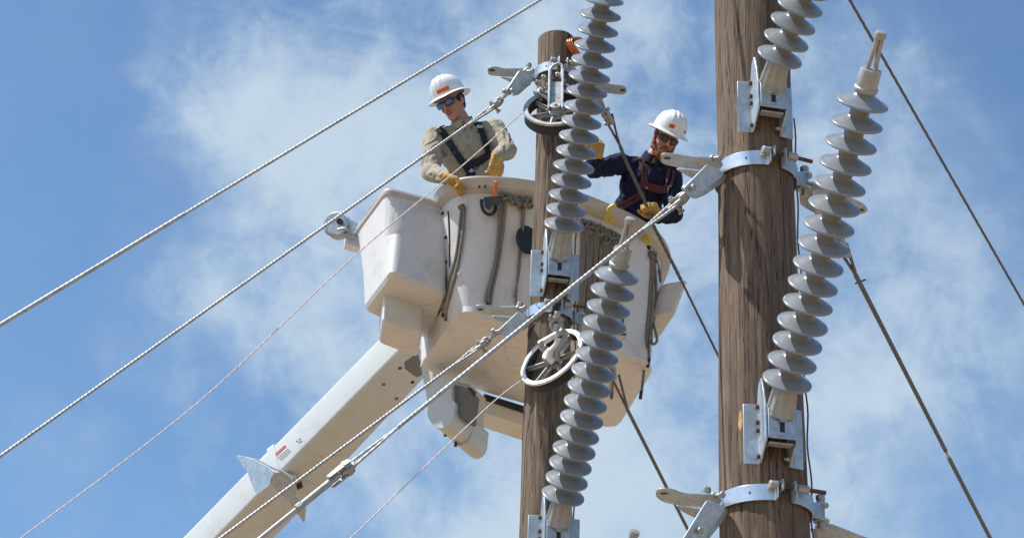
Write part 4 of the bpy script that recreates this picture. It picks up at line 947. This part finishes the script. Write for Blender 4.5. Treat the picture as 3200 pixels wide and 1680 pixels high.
hank([[(1632, 640), (1628, 720), (1622, 800), (1616, 880), (1612, 955)], [(1640, 650), (1630, 760), (1622, 850), (1608, 930)]], 'thin dark rope below the round black cover beside the thinner pole', [], [], .007)
rg = random.Random(5)
for gi, (xa, xb, lab) in enumerate(((1822, 1846, 'knotted grey rope hanging just right of the upper insulator'), (1852, 1876, 'knotted grey rope second from the upper insulator along the lip'), (1882, 1906, 'knotted grey rope third from the upper insulator along the lip'), (1912, 1934, 'knotted grey rope fourth along the lip, behind the lower insulator\'s metal tip'))):
    ps = []
    for k_ in range(4):
        x = xa + (xb - xa) * k_ / 3; y0_ = 682 + (x - 1822) * .42 + rg.uniform(-3, 3); yl = 1010 + (x - 1822) * .35 + rg.uniform(-50, 25)
        ps.append([(x, y0_), (x - 1, y0_ + 60), (x - 6 + rg.uniform(-2, 2), y0_ + 150), (x - 12 + rg.uniform(-3, 3), y0_ + 240), (x - 18, yl)])
    hank(ps, lab, [], [(xa + 4, 700 + (xa - 1822) * .42), (xb - 4, 706 + (xa - 1822) * .42), ((xa + xb) / 2, 720 + (xa - 1822) * .42)], .0115)
# long rope with a loop by the corner
hank([[(2036, 795), (2034, 860), (2028, 960), (2020, 1060), (2012, 1160), (2004, 1230)], [(2040, 800), (2040, 880), (2034, 980), (2028, 1060), (2028, 1120)], [(2044, 800), (2050, 900), (2046, 980), (2042, 1010), (2052, 1050), (2052, 1066), (2044, 1074), (2036, 1066), (2036, 1000), (2040, 930)], [(2050, 812), (2060, 840), (2064, 880)]],
     'long looped rope down the bucket corner farthest from the boom', [(2029, 1118, 2024, 1145), (2004, 1222, 2001, 1245)], [(2036, 792), (2046, 806)], .0105)
hank([[(1620, 612), (1640, 625), (1662, 622)], [(1590, 612), (1606, 640), (1622, 620)], [(1600, 610), (1630, 660), (1650, 618)], [(1640, 615), (1655, 650), (1668, 640)]], 'tangle of short rope loops under the lip left of the thinner pole', [], [(1600, 626), (1622, 630), (1650, 628)], .0095)
hank([[(1948, 960), (1945, 1040), (1938, 1060), (1920, 1066)], [(1916, 1180), (1912, 1235)]], 'dark rope end dangling over the bucket floor edge beside the lower insulator', [(1913, 1225, 1911, 1243)], [], .009)
# carabiner, tool pouch, screwdriver, yellow hooks
mb = MB(); c = skin_hit(1526, 652, .05); ax_, ay_ = V((.877, .48, 0)), Z
pts = [c + ax_ * x + ay_ * y for x, y in ((-.055, .055), (-.052, .01), (-.035, -.028), (0, -.045), (.035, -.03), (.055, .01), (.058, .05))]
single('carabiner', tube(mb, smoothline(pts, 6), .0115, 10), M['black'], 'black open hook on the bucket wall under the orange handle', 'hook')
mb = MB(); poly = [skin_hit(x, y, .035) for x, y in ((1510, 616), (1560, 612), (1568, 622), (1558, 645), (1540, 640), (1528, 658), (1516, 648))]
single('tool_pouch', prism(mb, poly, (CAM - poly[0]).normalized() * .04), M['tool'], 'small blue-grey pouch strapped below the lip near the orange handle', 'pouch', bevel=.01)
mb = MB(); p = skin_hit(1546, 614, .07); q = P(1550, 566, proj(p)[2] - .03); cyl(mb, p, q, .013, 12, .014)
single('screwdriver', mb, M['screw'], 'orange tool handle standing over the bucket lip', 'tool', bevel=.005)
def hookrope(pts, ring, label, dd):
    mb = MB(); tube(mb, smoothline([P(x, y, dd) for x, y in pts], 5), .013, 8); root = thing('safety_hook', P(*pts[0], dd), label, 'safety hook', 'yellow safety hooks over the bucket lip')
    obj('hook_neck', mb, M['yellow'], root); mb = MB(); cx, cy, rx, ry = ring
    tube(mb, [P(cx + rx * math.cos(t), cy + ry * math.sin(t), dd - .01) for t in [i * math.pi / 9 for i in range(18)]], .010, 8, closed=True); obj('hook_ring', mb, M['yellow'], root)
lipd = lambda x, y: proj(onz(x, y, ZR - .03))[2] - .14
hookrope([(1926, 638), (1912, 644), (1902, 652), (1899, 668)], (1902, 682, 11, 14), 'yellow safety hook over the lip below the bearded worker\'s elbow', lipd(1902, 670))
hookrope([(2022, 730), (2020, 742), (2024, 750)], (2022, 752, 8, 11), 'yellow safety hook over the lip at the bucket corner, below the glove', lipd(2022, 745))
# ------------------------------------------------------------------ people
def ico(sub=2):
    bm = bmesh.new(); bmesh.ops.create_icosphere(bm, subdivisions=sub, radius=1); v = [x.co.copy() for x in bm.verts]; f = [tuple(y.index for y in x.verts) for x in bm.faces]; bm.free(); return v, f
ICO = ico(3)
def ell(mb, c, r, mtx=None):
    if mtx is not None and len(mtx) == 3 and getattr(ell, 'hs', 1) != 1 and mtx == ell.hm: r = tuple(q * ell.hs for q in r)
    mtx = mtx or Matrix.Identity(3); mb.add([V(c) + mtx @ V((v.x * r[0], v.y * r[1], v.z * r[2])) for v in ICO[0]], ICO[1]); return mb
def cap(mb, a, b, ra, rb, flat=None):
    """tapered capsule; flat=(axis, factor) squeezes it"""
    a, b = V(a), V(b); d = b - a; L_ = d.length
    if L_ < 1e-5: return ell(mb, a, (ra,) * 3)
    x, y, d = frame(d); vs = []; fs = []; n = 20; prof = []
    for i in range(6): t = math.pi / 2 * i / 5; prof.append((ra * math.sin(t) + 1e-5, -ra * math.cos(t)))
    for i in range(6): t = math.pi / 2 * (1 - i / 5); prof.append((rb * math.sin(t) + 1e-5, L_ + rb * math.cos(t)))
    k = len(prof)
    for r, z in prof:
        for j in range(n): t = 2 * math.pi * j / n; vs.append(a + x * r * math.cos(t) + y * r * math.sin(t) + d * z)
    if flat:
        ax, fc = flat; vs = [p - ax * ((p - a).dot(ax) * (1 - fc)) for p in vs]
    for i in range(k - 1):
        for j in range(n): fs.append((i * n + j, i * n + (j + 1) % n, (i + 1) * n + (j + 1) % n, (i + 1) * n + j))
    return mb.add(vs, fs + [tuple(range(n - 1, -1, -1)), tuple((k - 1) * n + j for j in range(n))])
def blob(mb, voxel, smooth_it=4, wr=0., ws=20., seed=0., cutfn=None):
    """fuse overlapping volumes into one continuous skin"""
    me = bpy.data.meshes.new('tmp'); me.from_pydata([v[:] for v in mb.v], [], mb.f); o = bpy.data.objects.new('tmp', me); COL.objects.link(o)
    r = o.modifiers.new('r', 'REMESH'); r.mode = 'VOXEL'; r.voxel_size = voxel
    s = o.modifiers.new('s', 'SMOOTH'); s.factor = .5; s.iterations = smooth_it
    dg = bpy.context.evaluated_depsgraph_get(); e = o.evaluated_get(dg).to_mesh()
    nv = [V(v.co) for v in e.vertices]; nn_ = [V(v.normal) for v in e.vertices]; nf = [tuple(p.vertices) for p in e.polygons]
    o.evaluated_get(dg).to_mesh_clear(); bpy.data.objects.remove(o); bpy.data.meshes.remove(me)
    if wr:
        for i, (v, n_) in enumerate(zip(nv, nn_)):
            q = V((v.x * ws + seed, v.y * ws, v.z * ws * .7)); w = noise.noise(q + V((noise.noise(q * .5) * 2.5,) * 3))
            w = (1 - abs(w) * 2.2) - .55; nv[i] = v + n_ * wr * w + n_ * wr * .35 * noise.noise(q * 2.7)
    out_ = MB(); out_.v = nv; out_.f = nf; return out_
def hand(mb, wrist, d, pn, thumb, s=1., curl=(30, 35, 20), fat=1., spread=1.):
    """palm, four fingers and a thumb; d runs to the knuckles, pn is the way the fingers close"""
    d = V(d).normalized(); pn = (V(pn) - d * V(pn).dot(d)).normalized(); sd = d.cross(pn).normalized() * thumb
    k0 = wrist + d * .085 * s
    for i in range(4):
        b = k0 + sd * (.030 - .0195 * i) * s * spread - d * (.000, .0, .004, .012)[i] * s
        cap(mb, wrist + sd * (.014 - .009 * i) * s, b, .018 * s * fat, .0125 * s * fat)
        lens = [(.040, .025, .020), (.044, .028, .021), (.041, .026, .020), (.032, .020, .018)][i]; p = b; dd = d.copy(); ax = dd.cross(pn).normalized()
        for j, (ln, an) in enumerate(zip(lens, curl)):
            dd = Matrix.Rotation(rad(an + i * 2), 3, ax) @ dd; q = p + dd * ln * s; cap(mb, p, q, (.0108 - .0012 * j) * s * fat, (.0100 - .0014 * j) * s * fat); p = q
    p = wrist + d * .02 * s + sd * .018 * s; dd = (d * .62 + sd * .75 + pn * .25).normalized(); q = p + dd * .045 * s
    cap(mb, p, q, .017 * s * fat, .0135 * s * fat); dd = (d * .85 + sd * .25 + pn * .45).normalized(); p, q = q, q + dd * .032 * s; cap(mb, p, q, .0130 * s * fat, .0115 * s * fat)
    p, q = q, q + (dd + pn * .3).normalized() * .025 * s; cap(mb, p, q, .0115 * s * fat, .0095 * s * fat); return mb

def person(J, label, shirt, skin, strapm, beard, lensm, seed):
    H, fwd, hup = J['head'], J['fwd'].normalized(), J['up']; hup = (hup - fwd * hup.dot(fwd)).normalized(); hr = fwd.cross(hup).normalized()  # hr = person's right... x axis
    HM = Matrix((hr, fwd, hup)).transposed()         # columns: side, forward, up
    hs = J.get('hs', 1.13)
    ell.hm = HM; ell.hs = hs
    def hp(x, y, z): return H + (hr * x + fwd * y + hup * z) * hs
    root = thing('person', V((J['feet'].x, J['feet'].y, ZB + .03)), label, 'person', None)
    ch, pe, nk = J['chest'], J['pelvis'], J['neck']; S1, S2, E1j, E2j, W1, W2 = [J[k] for k in ('s1', 's2', 'e1', 'e2', 'w1', 'w2')]
    sdv = (S2 - S1).normalized(); tor = (nk - pe).normalized(); fr = sdv.cross(tor).normalized()
    if fr.y > 0: fr = -fr                            # chest faces the viewer
    mb = MB()
    # skull and face
    ell(mb, hp(0, -.010, .035), (.074, .094, .082), HM); ell(mb, hp(0, .012, -.02), (.066, .078, .085), HM)
    ell(mb, hp(0, .030, -.078), (.050, .055, .040), HM); ell(mb, hp(0, .070, -.102), (.022, .022, .018), HM)       # jaw, chin
    cap(mb, hp(0, .094, .014), hp(0, .113, -.028), .009, .0135); ell(mb, hp(.010, .100, -.034), (.009, .010, .008), HM); ell(mb, hp(-.010, .100, -.034), (.009, .010, .008), HM)
    cap(mb, hp(-.035, .078, .024), hp(.035, .078, .024), .013, .013)                                              # brow
    for s in (-1, 1):
        ell(mb, hp(s * .034, .066, -.030), (.022, .020, .018), HM); ell(mb, hp(s * .074, -.006, -.008), (.010, .018, .030), HM)   # cheek, ear
        cap(mb, hp(s * .056, -.0, -.055), hp(s * .020, .062, -.095), .018, .017)
    cap(mb, hp(-.018, .088, -.060), hp(.018, .088, -.060), .011, .011)
    cap(mb, hp(0, -.015, -.05), nk + (H - nk) * .2, .054, .060); cap(mb, nk + (H - nk) * .25, nk - tor * .03, .058, .066)
    # trunk and limbs
    ell(mb, ch, (.12, .082, .14), Matrix((sdv, -fr, tor)).transposed()); cap(mb, ch, pe, .090, .10, (fr, .8)); cap(mb, S1, S2, .055, .055); cap(mb, nk - tor * .02, S1, .045, .052); cap(mb, nk - tor * .02, S2, .045, .052)
    for s, e, w in ((S1, E1j, W1), (S2, E2j, W2)): cap(mb, s, e, .050, .038); cap(mb, e, w, .038, .025)
    ft = V((pe.x, pe.y + .03, ZB + .09)); kn = {}
    for s in (-1, 1):
        hip = pe + sdv * s * .09 - Z * .05; fp = J['feet']; an = V((fp.x + .11 * s, fp.y + .04 * s, ZB + .13)); knee = (hip + an) / 2 + V((0, -.02, 0)); kn[s] = (hip, knee, an)
        cap(mb, hip, knee, .085, .055); cap(mb, knee, an, .052, .036); cap(mb, an - Z * .03, an - Z * .05 + V((0, -.14, 0)), .04, .03)
    h1, h2 = J['h1'], J['h2']
    hand(mb, W1, h1[0], h1[1], h1[2], 1.02, h1[3], .76); hand(mb, W2, h2[0], h2[1], h2[2], 1.02, h2[3], .76)
    body = blob(mb, .0065, 3); obj('body', body, skin, root, smooth=180)
    # shirt with collar, cuffs
    mb = MB(); ell(mb, ch + tor * .01, (J.get('cw', .19), .128, .180), Matrix((sdv, -fr, tor)).transposed()); ell(mb, ch.lerp(pe, .45), (J.get('cw', .19) * .93, .124, .17), Matrix((sdv, -fr, tor)).transposed())
    cap(mb, ch.lerp(pe, .3), pe + tor * .02, .150, .145, (fr, .82)); cap(mb, S1, S2, .070, .070); cap(mb, nk - tor * .05, S1, .055, .068); cap(mb, nk - tor * .05, S2, .055, .068)
    for s, e, w in ((S1, E1j, W1), (S2, E2j, W2)):
        cap(mb, s, e, .080, .066); m1 = e.lerp(w, .12); cap(mb, e, m1, .067, .067); cap(mb, m1, e.lerp(w, .9), .066, .047)
    mb = blob(mb, .0075, 3, .013, 12., seed); obj('shirt', mb, shirt, root, smooth=180)
    shirt_bv = BVHTree.FromPolygons(mb.v, mb.f)
    def on_shirt(x, y, off=.006):
        r = ray(x, y).normalized(); h = shirt_bv.ray_cast(CAM, r)
        if h[0] is None: h = shirt_bv.find_nearest(P(x, y, proj(ch)[2] - .12))
        n_ = h[1] if h[1].dot(r) < 0 else -h[1]; return h[0] + n_ * off, n_
    # collar: two turned-down leaves and an opening
    for s in (-1, 1):
        nkc = nk + (H - nk) * .16; mb = MB(); pts = [nkc + sdv * s * math.sin(rad(a)) * .080 + fr * math.cos(rad(a)) * (.098 if a < 90 else .075) - tor * (.035 * math.cos(rad(a)) if a < 90 else 0) for a in range(8, 181, 14)]
        ins_ = [p + tor * (.040) - (p - nk).normalized() * .008 for p in pts]; vs = []; 
        lo = [p - tor * .022 + (p - nk).normalized() * .012 for p in pts]
        lo[0] = lo[0] - tor * .035 + sdv * s * .02
        for a_, b_, c_ in zip(lo, ins_, pts): vs += [a_, b_, b_ - (b_ - nk).normalized() * .006, c_ - (c_ - nk).normalized() * .008]
        n_ = len(pts); fs = [(i * 4 + j, i * 4 + (j + 1) % 4, (i + 1) * 4 + (j + 1) % 4, (i + 1) * 4 + j) for i in range(n_ - 1) for j in range(4)] + [(0, 1, 2, 3), tuple((n_ - 1) * 4 + j for j in (3, 2, 1, 0))]
        mb.add(vs, fs); obj('collar', mb, shirt, root, smooth=70)
    # trousers and boots
    mb = MB(); cap(mb, pe + tor * .02, pe - Z * .06, .130, .135, (fr, .85))
    for s in (-1, 1): hip, knee, an = kn[s]; cap(mb, hip, knee, .100, .072); cap(mb, knee, an + Z * .02, .070, .058)
    obj('trousers', blob(mb, .010, 3, .006, 12., seed + 4), M['trouser'], root, smooth=180)
    for s in (-1, 1):
        an = kn[s][2]; mb = MB(); cap(mb, an + Z * .06, an - Z * .04, .056, .052); cap(mb, an - Z * .045, an - Z * .045 + V((0, -.17, 0)), .045, .042); obj('boot', blob(mb, .009, 3), M['darksteel'], root, smooth=180)
    # gloves with cuffs
    for w, e, h in ((W1, E1j, h1), (W2, E2j, h2)):
        mb = MB(); hand(mb, w, h[0], h[1], h[2], 1.16, h[3], 1.30, 1.14); dd = (w - e).normalized(); cap(mb, w - dd * .050, w + V(h[0]).normalized() * .02, .044, .034)
        obj('glove', blob(mb, .0042, 3, .0022, 26., seed), M['glove'], root, smooth=180)
    # harness straps laid over the shirt
    def strap_(pts, w_, mt, name='harness_strap', off=.005):
        ctr = []; nr = []
        line = smoothline([V((x, y, 0)) for x, y in pts], 5)
        for q in line: p, n_ = on_shirt(q.x, q.y, off); ctr.append(p); nr.append(n_)
        k = len(ctr)
        for _ in range(3): ctr = [ctr[0]] + [(ctr[i - 1] + ctr[i] * 2 + ctr[i + 1]) / 4 for i in range(1, k - 1)] + [ctr[-1]]; nr = [(nr[max(i - 1, 0)] + nr[i] * 2 + nr[min(i + 1, k - 1)]).normalized() for i in range(k)]
        mb = MB(); vs = []
        for i in range(k):
            d = (ctr[min(i + 1, k - 1)] - ctr[max(i - 1, 0)]).normalized(); s_ = d.cross(nr[i]).normalized() * w_ / 2; n_ = nr[i]
            vs += [ctr[i] - s_ + n_ * .003, ctr[i] + s_ + n_ * .003, ctr[i] + s_ + n_ * .009, ctr[i] - s_ + n_ * .009]
        fs = [(i * 4 + j, i * 4 + (j + 1) % 4, (i + 1) * 4 + (j + 1) % 4, (i + 1) * 4 + j) for i in range(k - 1) for j in range(4)] + [(0, 1, 2, 3), tuple((k - 1) * 4 + j for j in (3, 2, 1, 0))]
        mb.add(vs, fs); return obj(name, mb, mt, root, smooth=50)
    for (pts, w_) in J['straps']: strap_(pts, w_, strapm)
    for (x, y, w_, mt) in J['buckles']:
        p, n_ = on_shirt(x, y, .017); mb = MB(); a, b, d = frame(n_); box(mb, p, a, b, d, w_, w_ * .5, .008); obj('buckle', mb, mt, root, bevel=.003)
    for (x, y) in J.get('buttons', []):
        p, n_ = on_shirt(x, y, .002); mb = MB(); cyl(mb, p, p + n_ * .004, .006, 10); obj('shirt_button', mb, M['tan'], root)
    for poly in J.get('pockets', []):
        strap_(poly, .008, shirt, 'pocket_flap', .0)
    # hair, beard, mouth
    mb = MB(); ell(mb, hp(0, -.022, .012), (.080, .090, .070), HM); ell(mb, hp(0, -.045, -.028), (.062, .058, .046), HM)
    for s in (-1, 1): cap(mb, hp(s * .071, .012, .02), hp(s * .070, .012, -.015), .010, .007)
    obj('hair', blob(mb, .006, 2, .003, 60., seed), M['hair'] if not beard else M['beard'], root, smooth=180)
    if beard:
        mb = MB()
        for s in (-1, 1): cap(mb, hp(s * .070, .005, -.01), hp(s * .058, .030, -.075), .014, .024); cap(mb, hp(s * .058, .030, -.075), hp(s * .015, .078, -.118), .024, .026); cap(mb, hp(s * .004, .100, -.046), hp(s * .030, .084, -.066), .008, .010)
        cap(mb, hp(0, .078, -.110), hp(0, .070, -.150), .030, .020); ell(mb, hp(0, .045, -.12), (.05, .045, .03), HM)
        obj('beard', blob(mb, .005, 2, .006, 55., seed), M['beard'], root, smooth=180)
    for z_, t_ in ((-.0555, .0045), (-.0665, .0055)):
        mb = MB(); tube(mb, smoothline([hp(-.021, .087, z_ + .004), hp(-.009, .0985, z_), hp(.009, .0985, z_), hp(.021, .087, z_ + .004)], 4), t_, 8); obj('lip', mb, M['lip1'], root)
    if not beard:
        mb = MB(); ell(mb, hp(0, .0955, -.0605), (.015, .004, .0048), HM); obj('teeth', mb, M['teeth'], root)
    # sunglasses: two wrapped lenses, rims, bridge, temples
    g = tag(obj('sunglasses', tube(MB(), smoothline([hp(-.074, .055, .012), hp(-.062, .088, .017), hp(-.034, .106, .019), hp(-.010, .112, .012), hp(.010, .112, .012), hp(.034, .106, .019), hp(.062, .088, .017), hp(.074, .055, .012)], 5), .0042, 8), M['black'], root), None)
    for s in (-1, 1):
        def lp(u, v_): return hp(s * (.036 + u * .030), .1045 - (u + .2) ** 2 * .018 + .002, .0005 + v_ * .0185)
        ring = [lp(math.cos(t) * (1 if math.cos(t) < 0 else 1.0), math.sin(t) * (1 - .18 * math.cos(t))) for t in [i * math.pi / 12 for i in range(24)]]
        mb = MB(); c0 = lp(0, 0) + fwd * .003; n0 = len(ring); mb.add([c0] + ring + [c0 - fwd * .004] + [p - fwd * .003 for p in ring], [(0, 1 + i, 1 + (i + 1) % n0) for i in range(n0)] + [(n0 + 1, n0 + 2 + (i + 1) % n0, n0 + 2 + i) for i in range(n0)] + [(1 + i, 1 + (i + 1) % n0, n0 + 2 + (i + 1) % n0, n0 + 2 + i) for i in range(n0)])
        obj('lens', mb, lensm, g, smooth=60)
        mb = MB(); tube(mb, ring, .0036, 6, closed=True); obj('lens_rim', mb, M['black'], g)
        mb = MB(); tube(mb, [hp(s * .071, .062, .010), hp(s * .080, .0, .006), hp(s * .076, -.02, -.004)], .004, 8); obj('temple_arm', mb, M['black'], g)
    # hard hat with a full brim
    T = J['hat']; hb = Matrix.Translation(hp(0, -.004, T[0])) @ (HM.to_4x4()) @ Matrix.Scale(1.055, 4) @ Matrix.Rotation(rad(T[1]), 4, 'X')
    mb = MB(); n_ = 96; rows = []
    prof = [(1.0, -.006, 1), (1.0, .004, 1), (.985, .03, 1), (.955, .055, 1), (.90, .080, 1), (.82, .101, 1), (.70, .119, 1), (.54, .133, 1), (.36, .142, 1), (.16, .147, 1), (.02, .148, 1)]
    for (f_, z_, _) in prof:
        row = []
        for j in range(n_):
            t = 2 * math.pi * j / n_; x, y = math.cos(t) * .118 * f_, math.sin(t) * .138 * f_; zz = z_
            rg_ = sum(math.exp(-((x - xc) / .0085) ** 2) for xc in (-.034, 0, .034)) * (1 if abs(y) < .118 else max(0, 1 - (abs(y) - .118) / .02)) * min(1, z_ / .05 if z_ > 0 else 0)
            row.append(hb @ V((x, y, zz + .009 * rg_)))
        rows.append(row)
    for i in range(len(rows) - 1): loft(mb, rows[i], rows[i + 1], False, i == len(rows) - 2)
    inn = [[hb @ V((math.cos(2 * math.pi * j / n_) * .112 * f_, math.sin(2 * math.pi * j / n_) * .132 * f_, z_)) for j in range(n_)] for f_, z_ in ((1, -.006), (.98, .03), (.8, .095), (.4, .13), (.05, .138))]
    for i in range(4): loft(mb, inn[i], inn[i + 1], False, i == 3)
    hat = obj('hard_hat', mb, M['white'], root, smooth=60)
    def brim(a, b_, z_): return [hb @ V((math.cos(t) * a, math.sin(t) * b_ + .004, z_ - .012 * math.sin(t) ** 2 * (1 if math.sin(t) > 0 else .7) + .004)) for t in [2 * math.pi * j / n_ for j in range(n_)]]
    mb = MB(); sq = [brim(.112, .132, .000), brim(.118, .139, .004), brim(.128, .150, -.001), brim(.146, .172, -.010), brim(.151, .178, -.016), brim(.150, .177, -.019), brim(.144, .170, -.015), brim(.126, .148, -.006), brim(.112, .132, -.004)]
    for i in range(len(sq) - 1): loft(mb, sq[i], sq[i + 1], False, False)
    obj('brim', mb, M['white'], hat, smooth=60)
    for (t0, w_, z0, z1, mt, sh) in J['stickers']:
        mb = MB(); vs = []; k = 8
        for i in range(k + 1):
            t = rad(t0 - w_ / 2 + w_ * i / k)
            for z_ in (z0 + sh * (i / k - .5), z1 + sh * (i / k - .5)):
                fz = float(np.interp(z_, [p[1] for p in prof], [p[0] for p in prof])); vs.append(hb @ V((math.cos(t) * (.118 * fz + .0022), math.sin(t) * (.138 * fz + .0022), z_)))
        m_ = len(vs); cH = hb @ V((0, 0, .03)); vs2 = [p + (cH - p).normalized() * .002 for p in vs]
        mb.add(vs + vs2, [(2 * i, 2 * i + 1, 2 * i + 3, 2 * i + 2) for i in range(k)] + [(m_ + 2 * i, m_ + 2 * i + 2, m_ + 2 * i + 3, m_ + 2 * i + 1) for i in range(k)])
        obj('helmet_sticker', mb, mt, hat, smooth=60)
    return root
DM = 15.05
zt = lambda x, y, d: P(x, y, d)
G1 = (30, 45, 30)
man1 = dict(cw=.205, feet=bq(.22, .52, 0), head=P(1412, 322, DM + .02), fwd=camv(-.46, -.16, .87), up=camv(-.50, .88, .1), hat=(.052, 3),
    neck=P(1452, 392, DM + .02), chest=P(1460, 478, DM - .02), pelvis=P(1498, 640, DM + .0),
    s1=P(1358, 430, DM - .02), s2=P(1545, 406, DM + .02), e1=P(1345, 538, DM - .26), e2=P(1586, 470, DM - .20),
    w1=P(1396, 556, DM - .60), w2=P(1552, 490, DM - .36),
    h1=(camv(.90, -.30, .30), camv(-.25, -.9, .4), 1, (30, 45, 35)), h2=(camv(-.10, -1, .30), camv(-.55, -.2, -.8), 1, (28, 40, 30)),
    straps=[([(1372, 398), (1392, 425), (1414, 458), (1436, 492), (1458, 522), (1478, 550)], .050), ([(1492, 372), (1502, 402), (1512, 440), (1524, 478), (1532, 490)], .046),
            ([(1452, 520), (1478, 512), (1502, 500), (1520, 486)], .060), ([(1468, 524), (1470, 550), (1474, 580), (1480, 600)], .062), ([(1548, 545), (1566, 562), (1582, 584)], .034)],
    buckles=[(1474, 532, .06, M['galv']), (1384, 402, .045, M['strap']), (1496, 378, .045, M['galv']), (1478, 545, .05, M['strap'])], buttons=[(1462, 430), (1464, 455)],
    pockets=[[(1378, 468), (1400, 480), (1424, 476)]],
    stickers=[(112, 44, .014, .040, M['orange'], .0), (18, 22, .030, .050, M['red'], .0)])
person(man1, 'worker in tan shirt, blue mirrored sunglasses and white hard hat, looking down', M['khaki'], M['skin1'], M['strap'], False, M['bluelens'], 1.7)
DR = 15.15
man2 = dict(feet=bq(.92, 1.12, 0), head=P(2080, 432, DR + .02), fwd=camv(.14, -.20, .95), up=camv(.42, .90, .15), hat=(.050, 4),
    neck=P(2036, 502, DR + .03), chest=P(2016, 585, DR), pelvis=P(1960, 728, DR + .02),
    s1=P(1945, 512, DR), s2=P(2098, 552, DR + .02), e1=P(1850, 528, DR - .22), e2=P(2106, 668, DR - .20),
    w1=P(1866, 490, DR - .38), w2=P(2052, 680, DR - .52),
    h1=(camv(.06, 1, .1), camv(-.45, 0, -.9), 1, (50, 65, 40)), h2=(camv(-.50, .85, .15), camv(-.3, -.2, .9), -1, (55, 65, 45)),
    straps=[([(1990, 476), (1998, 505), (2006, 540), (2010, 572)], .024), ([(1998, 474), (2008, 505), (2016, 540), (2020, 572)], .020), ([(2090, 530), (2088, 560), (2082, 588)], .024), ([(2104, 535), (2102, 560), (2094, 588)], .020),
            ([(2000, 574), (2030, 584), (2060, 592), (2094, 594)], .056), ([(1928, 646), (1958, 630), (1990, 610), (2012, 596)], .022), ([(1938, 654), (1966, 638), (1996, 620), (2016, 606)], .022)],
    buckles=[(2018, 584, .030, M['cast'])], stickers=[(76, 19, .022, .050, M['orange'], .004), (140, 20, .028, .046, M['red'], 0)])
person(man2, 'bearded worker in navy shirt with maroon harness and white hard hat, gripping the dark wire', M['navy'], M['skin2'], M['maroon'], True, M['darklens'], 5.3)
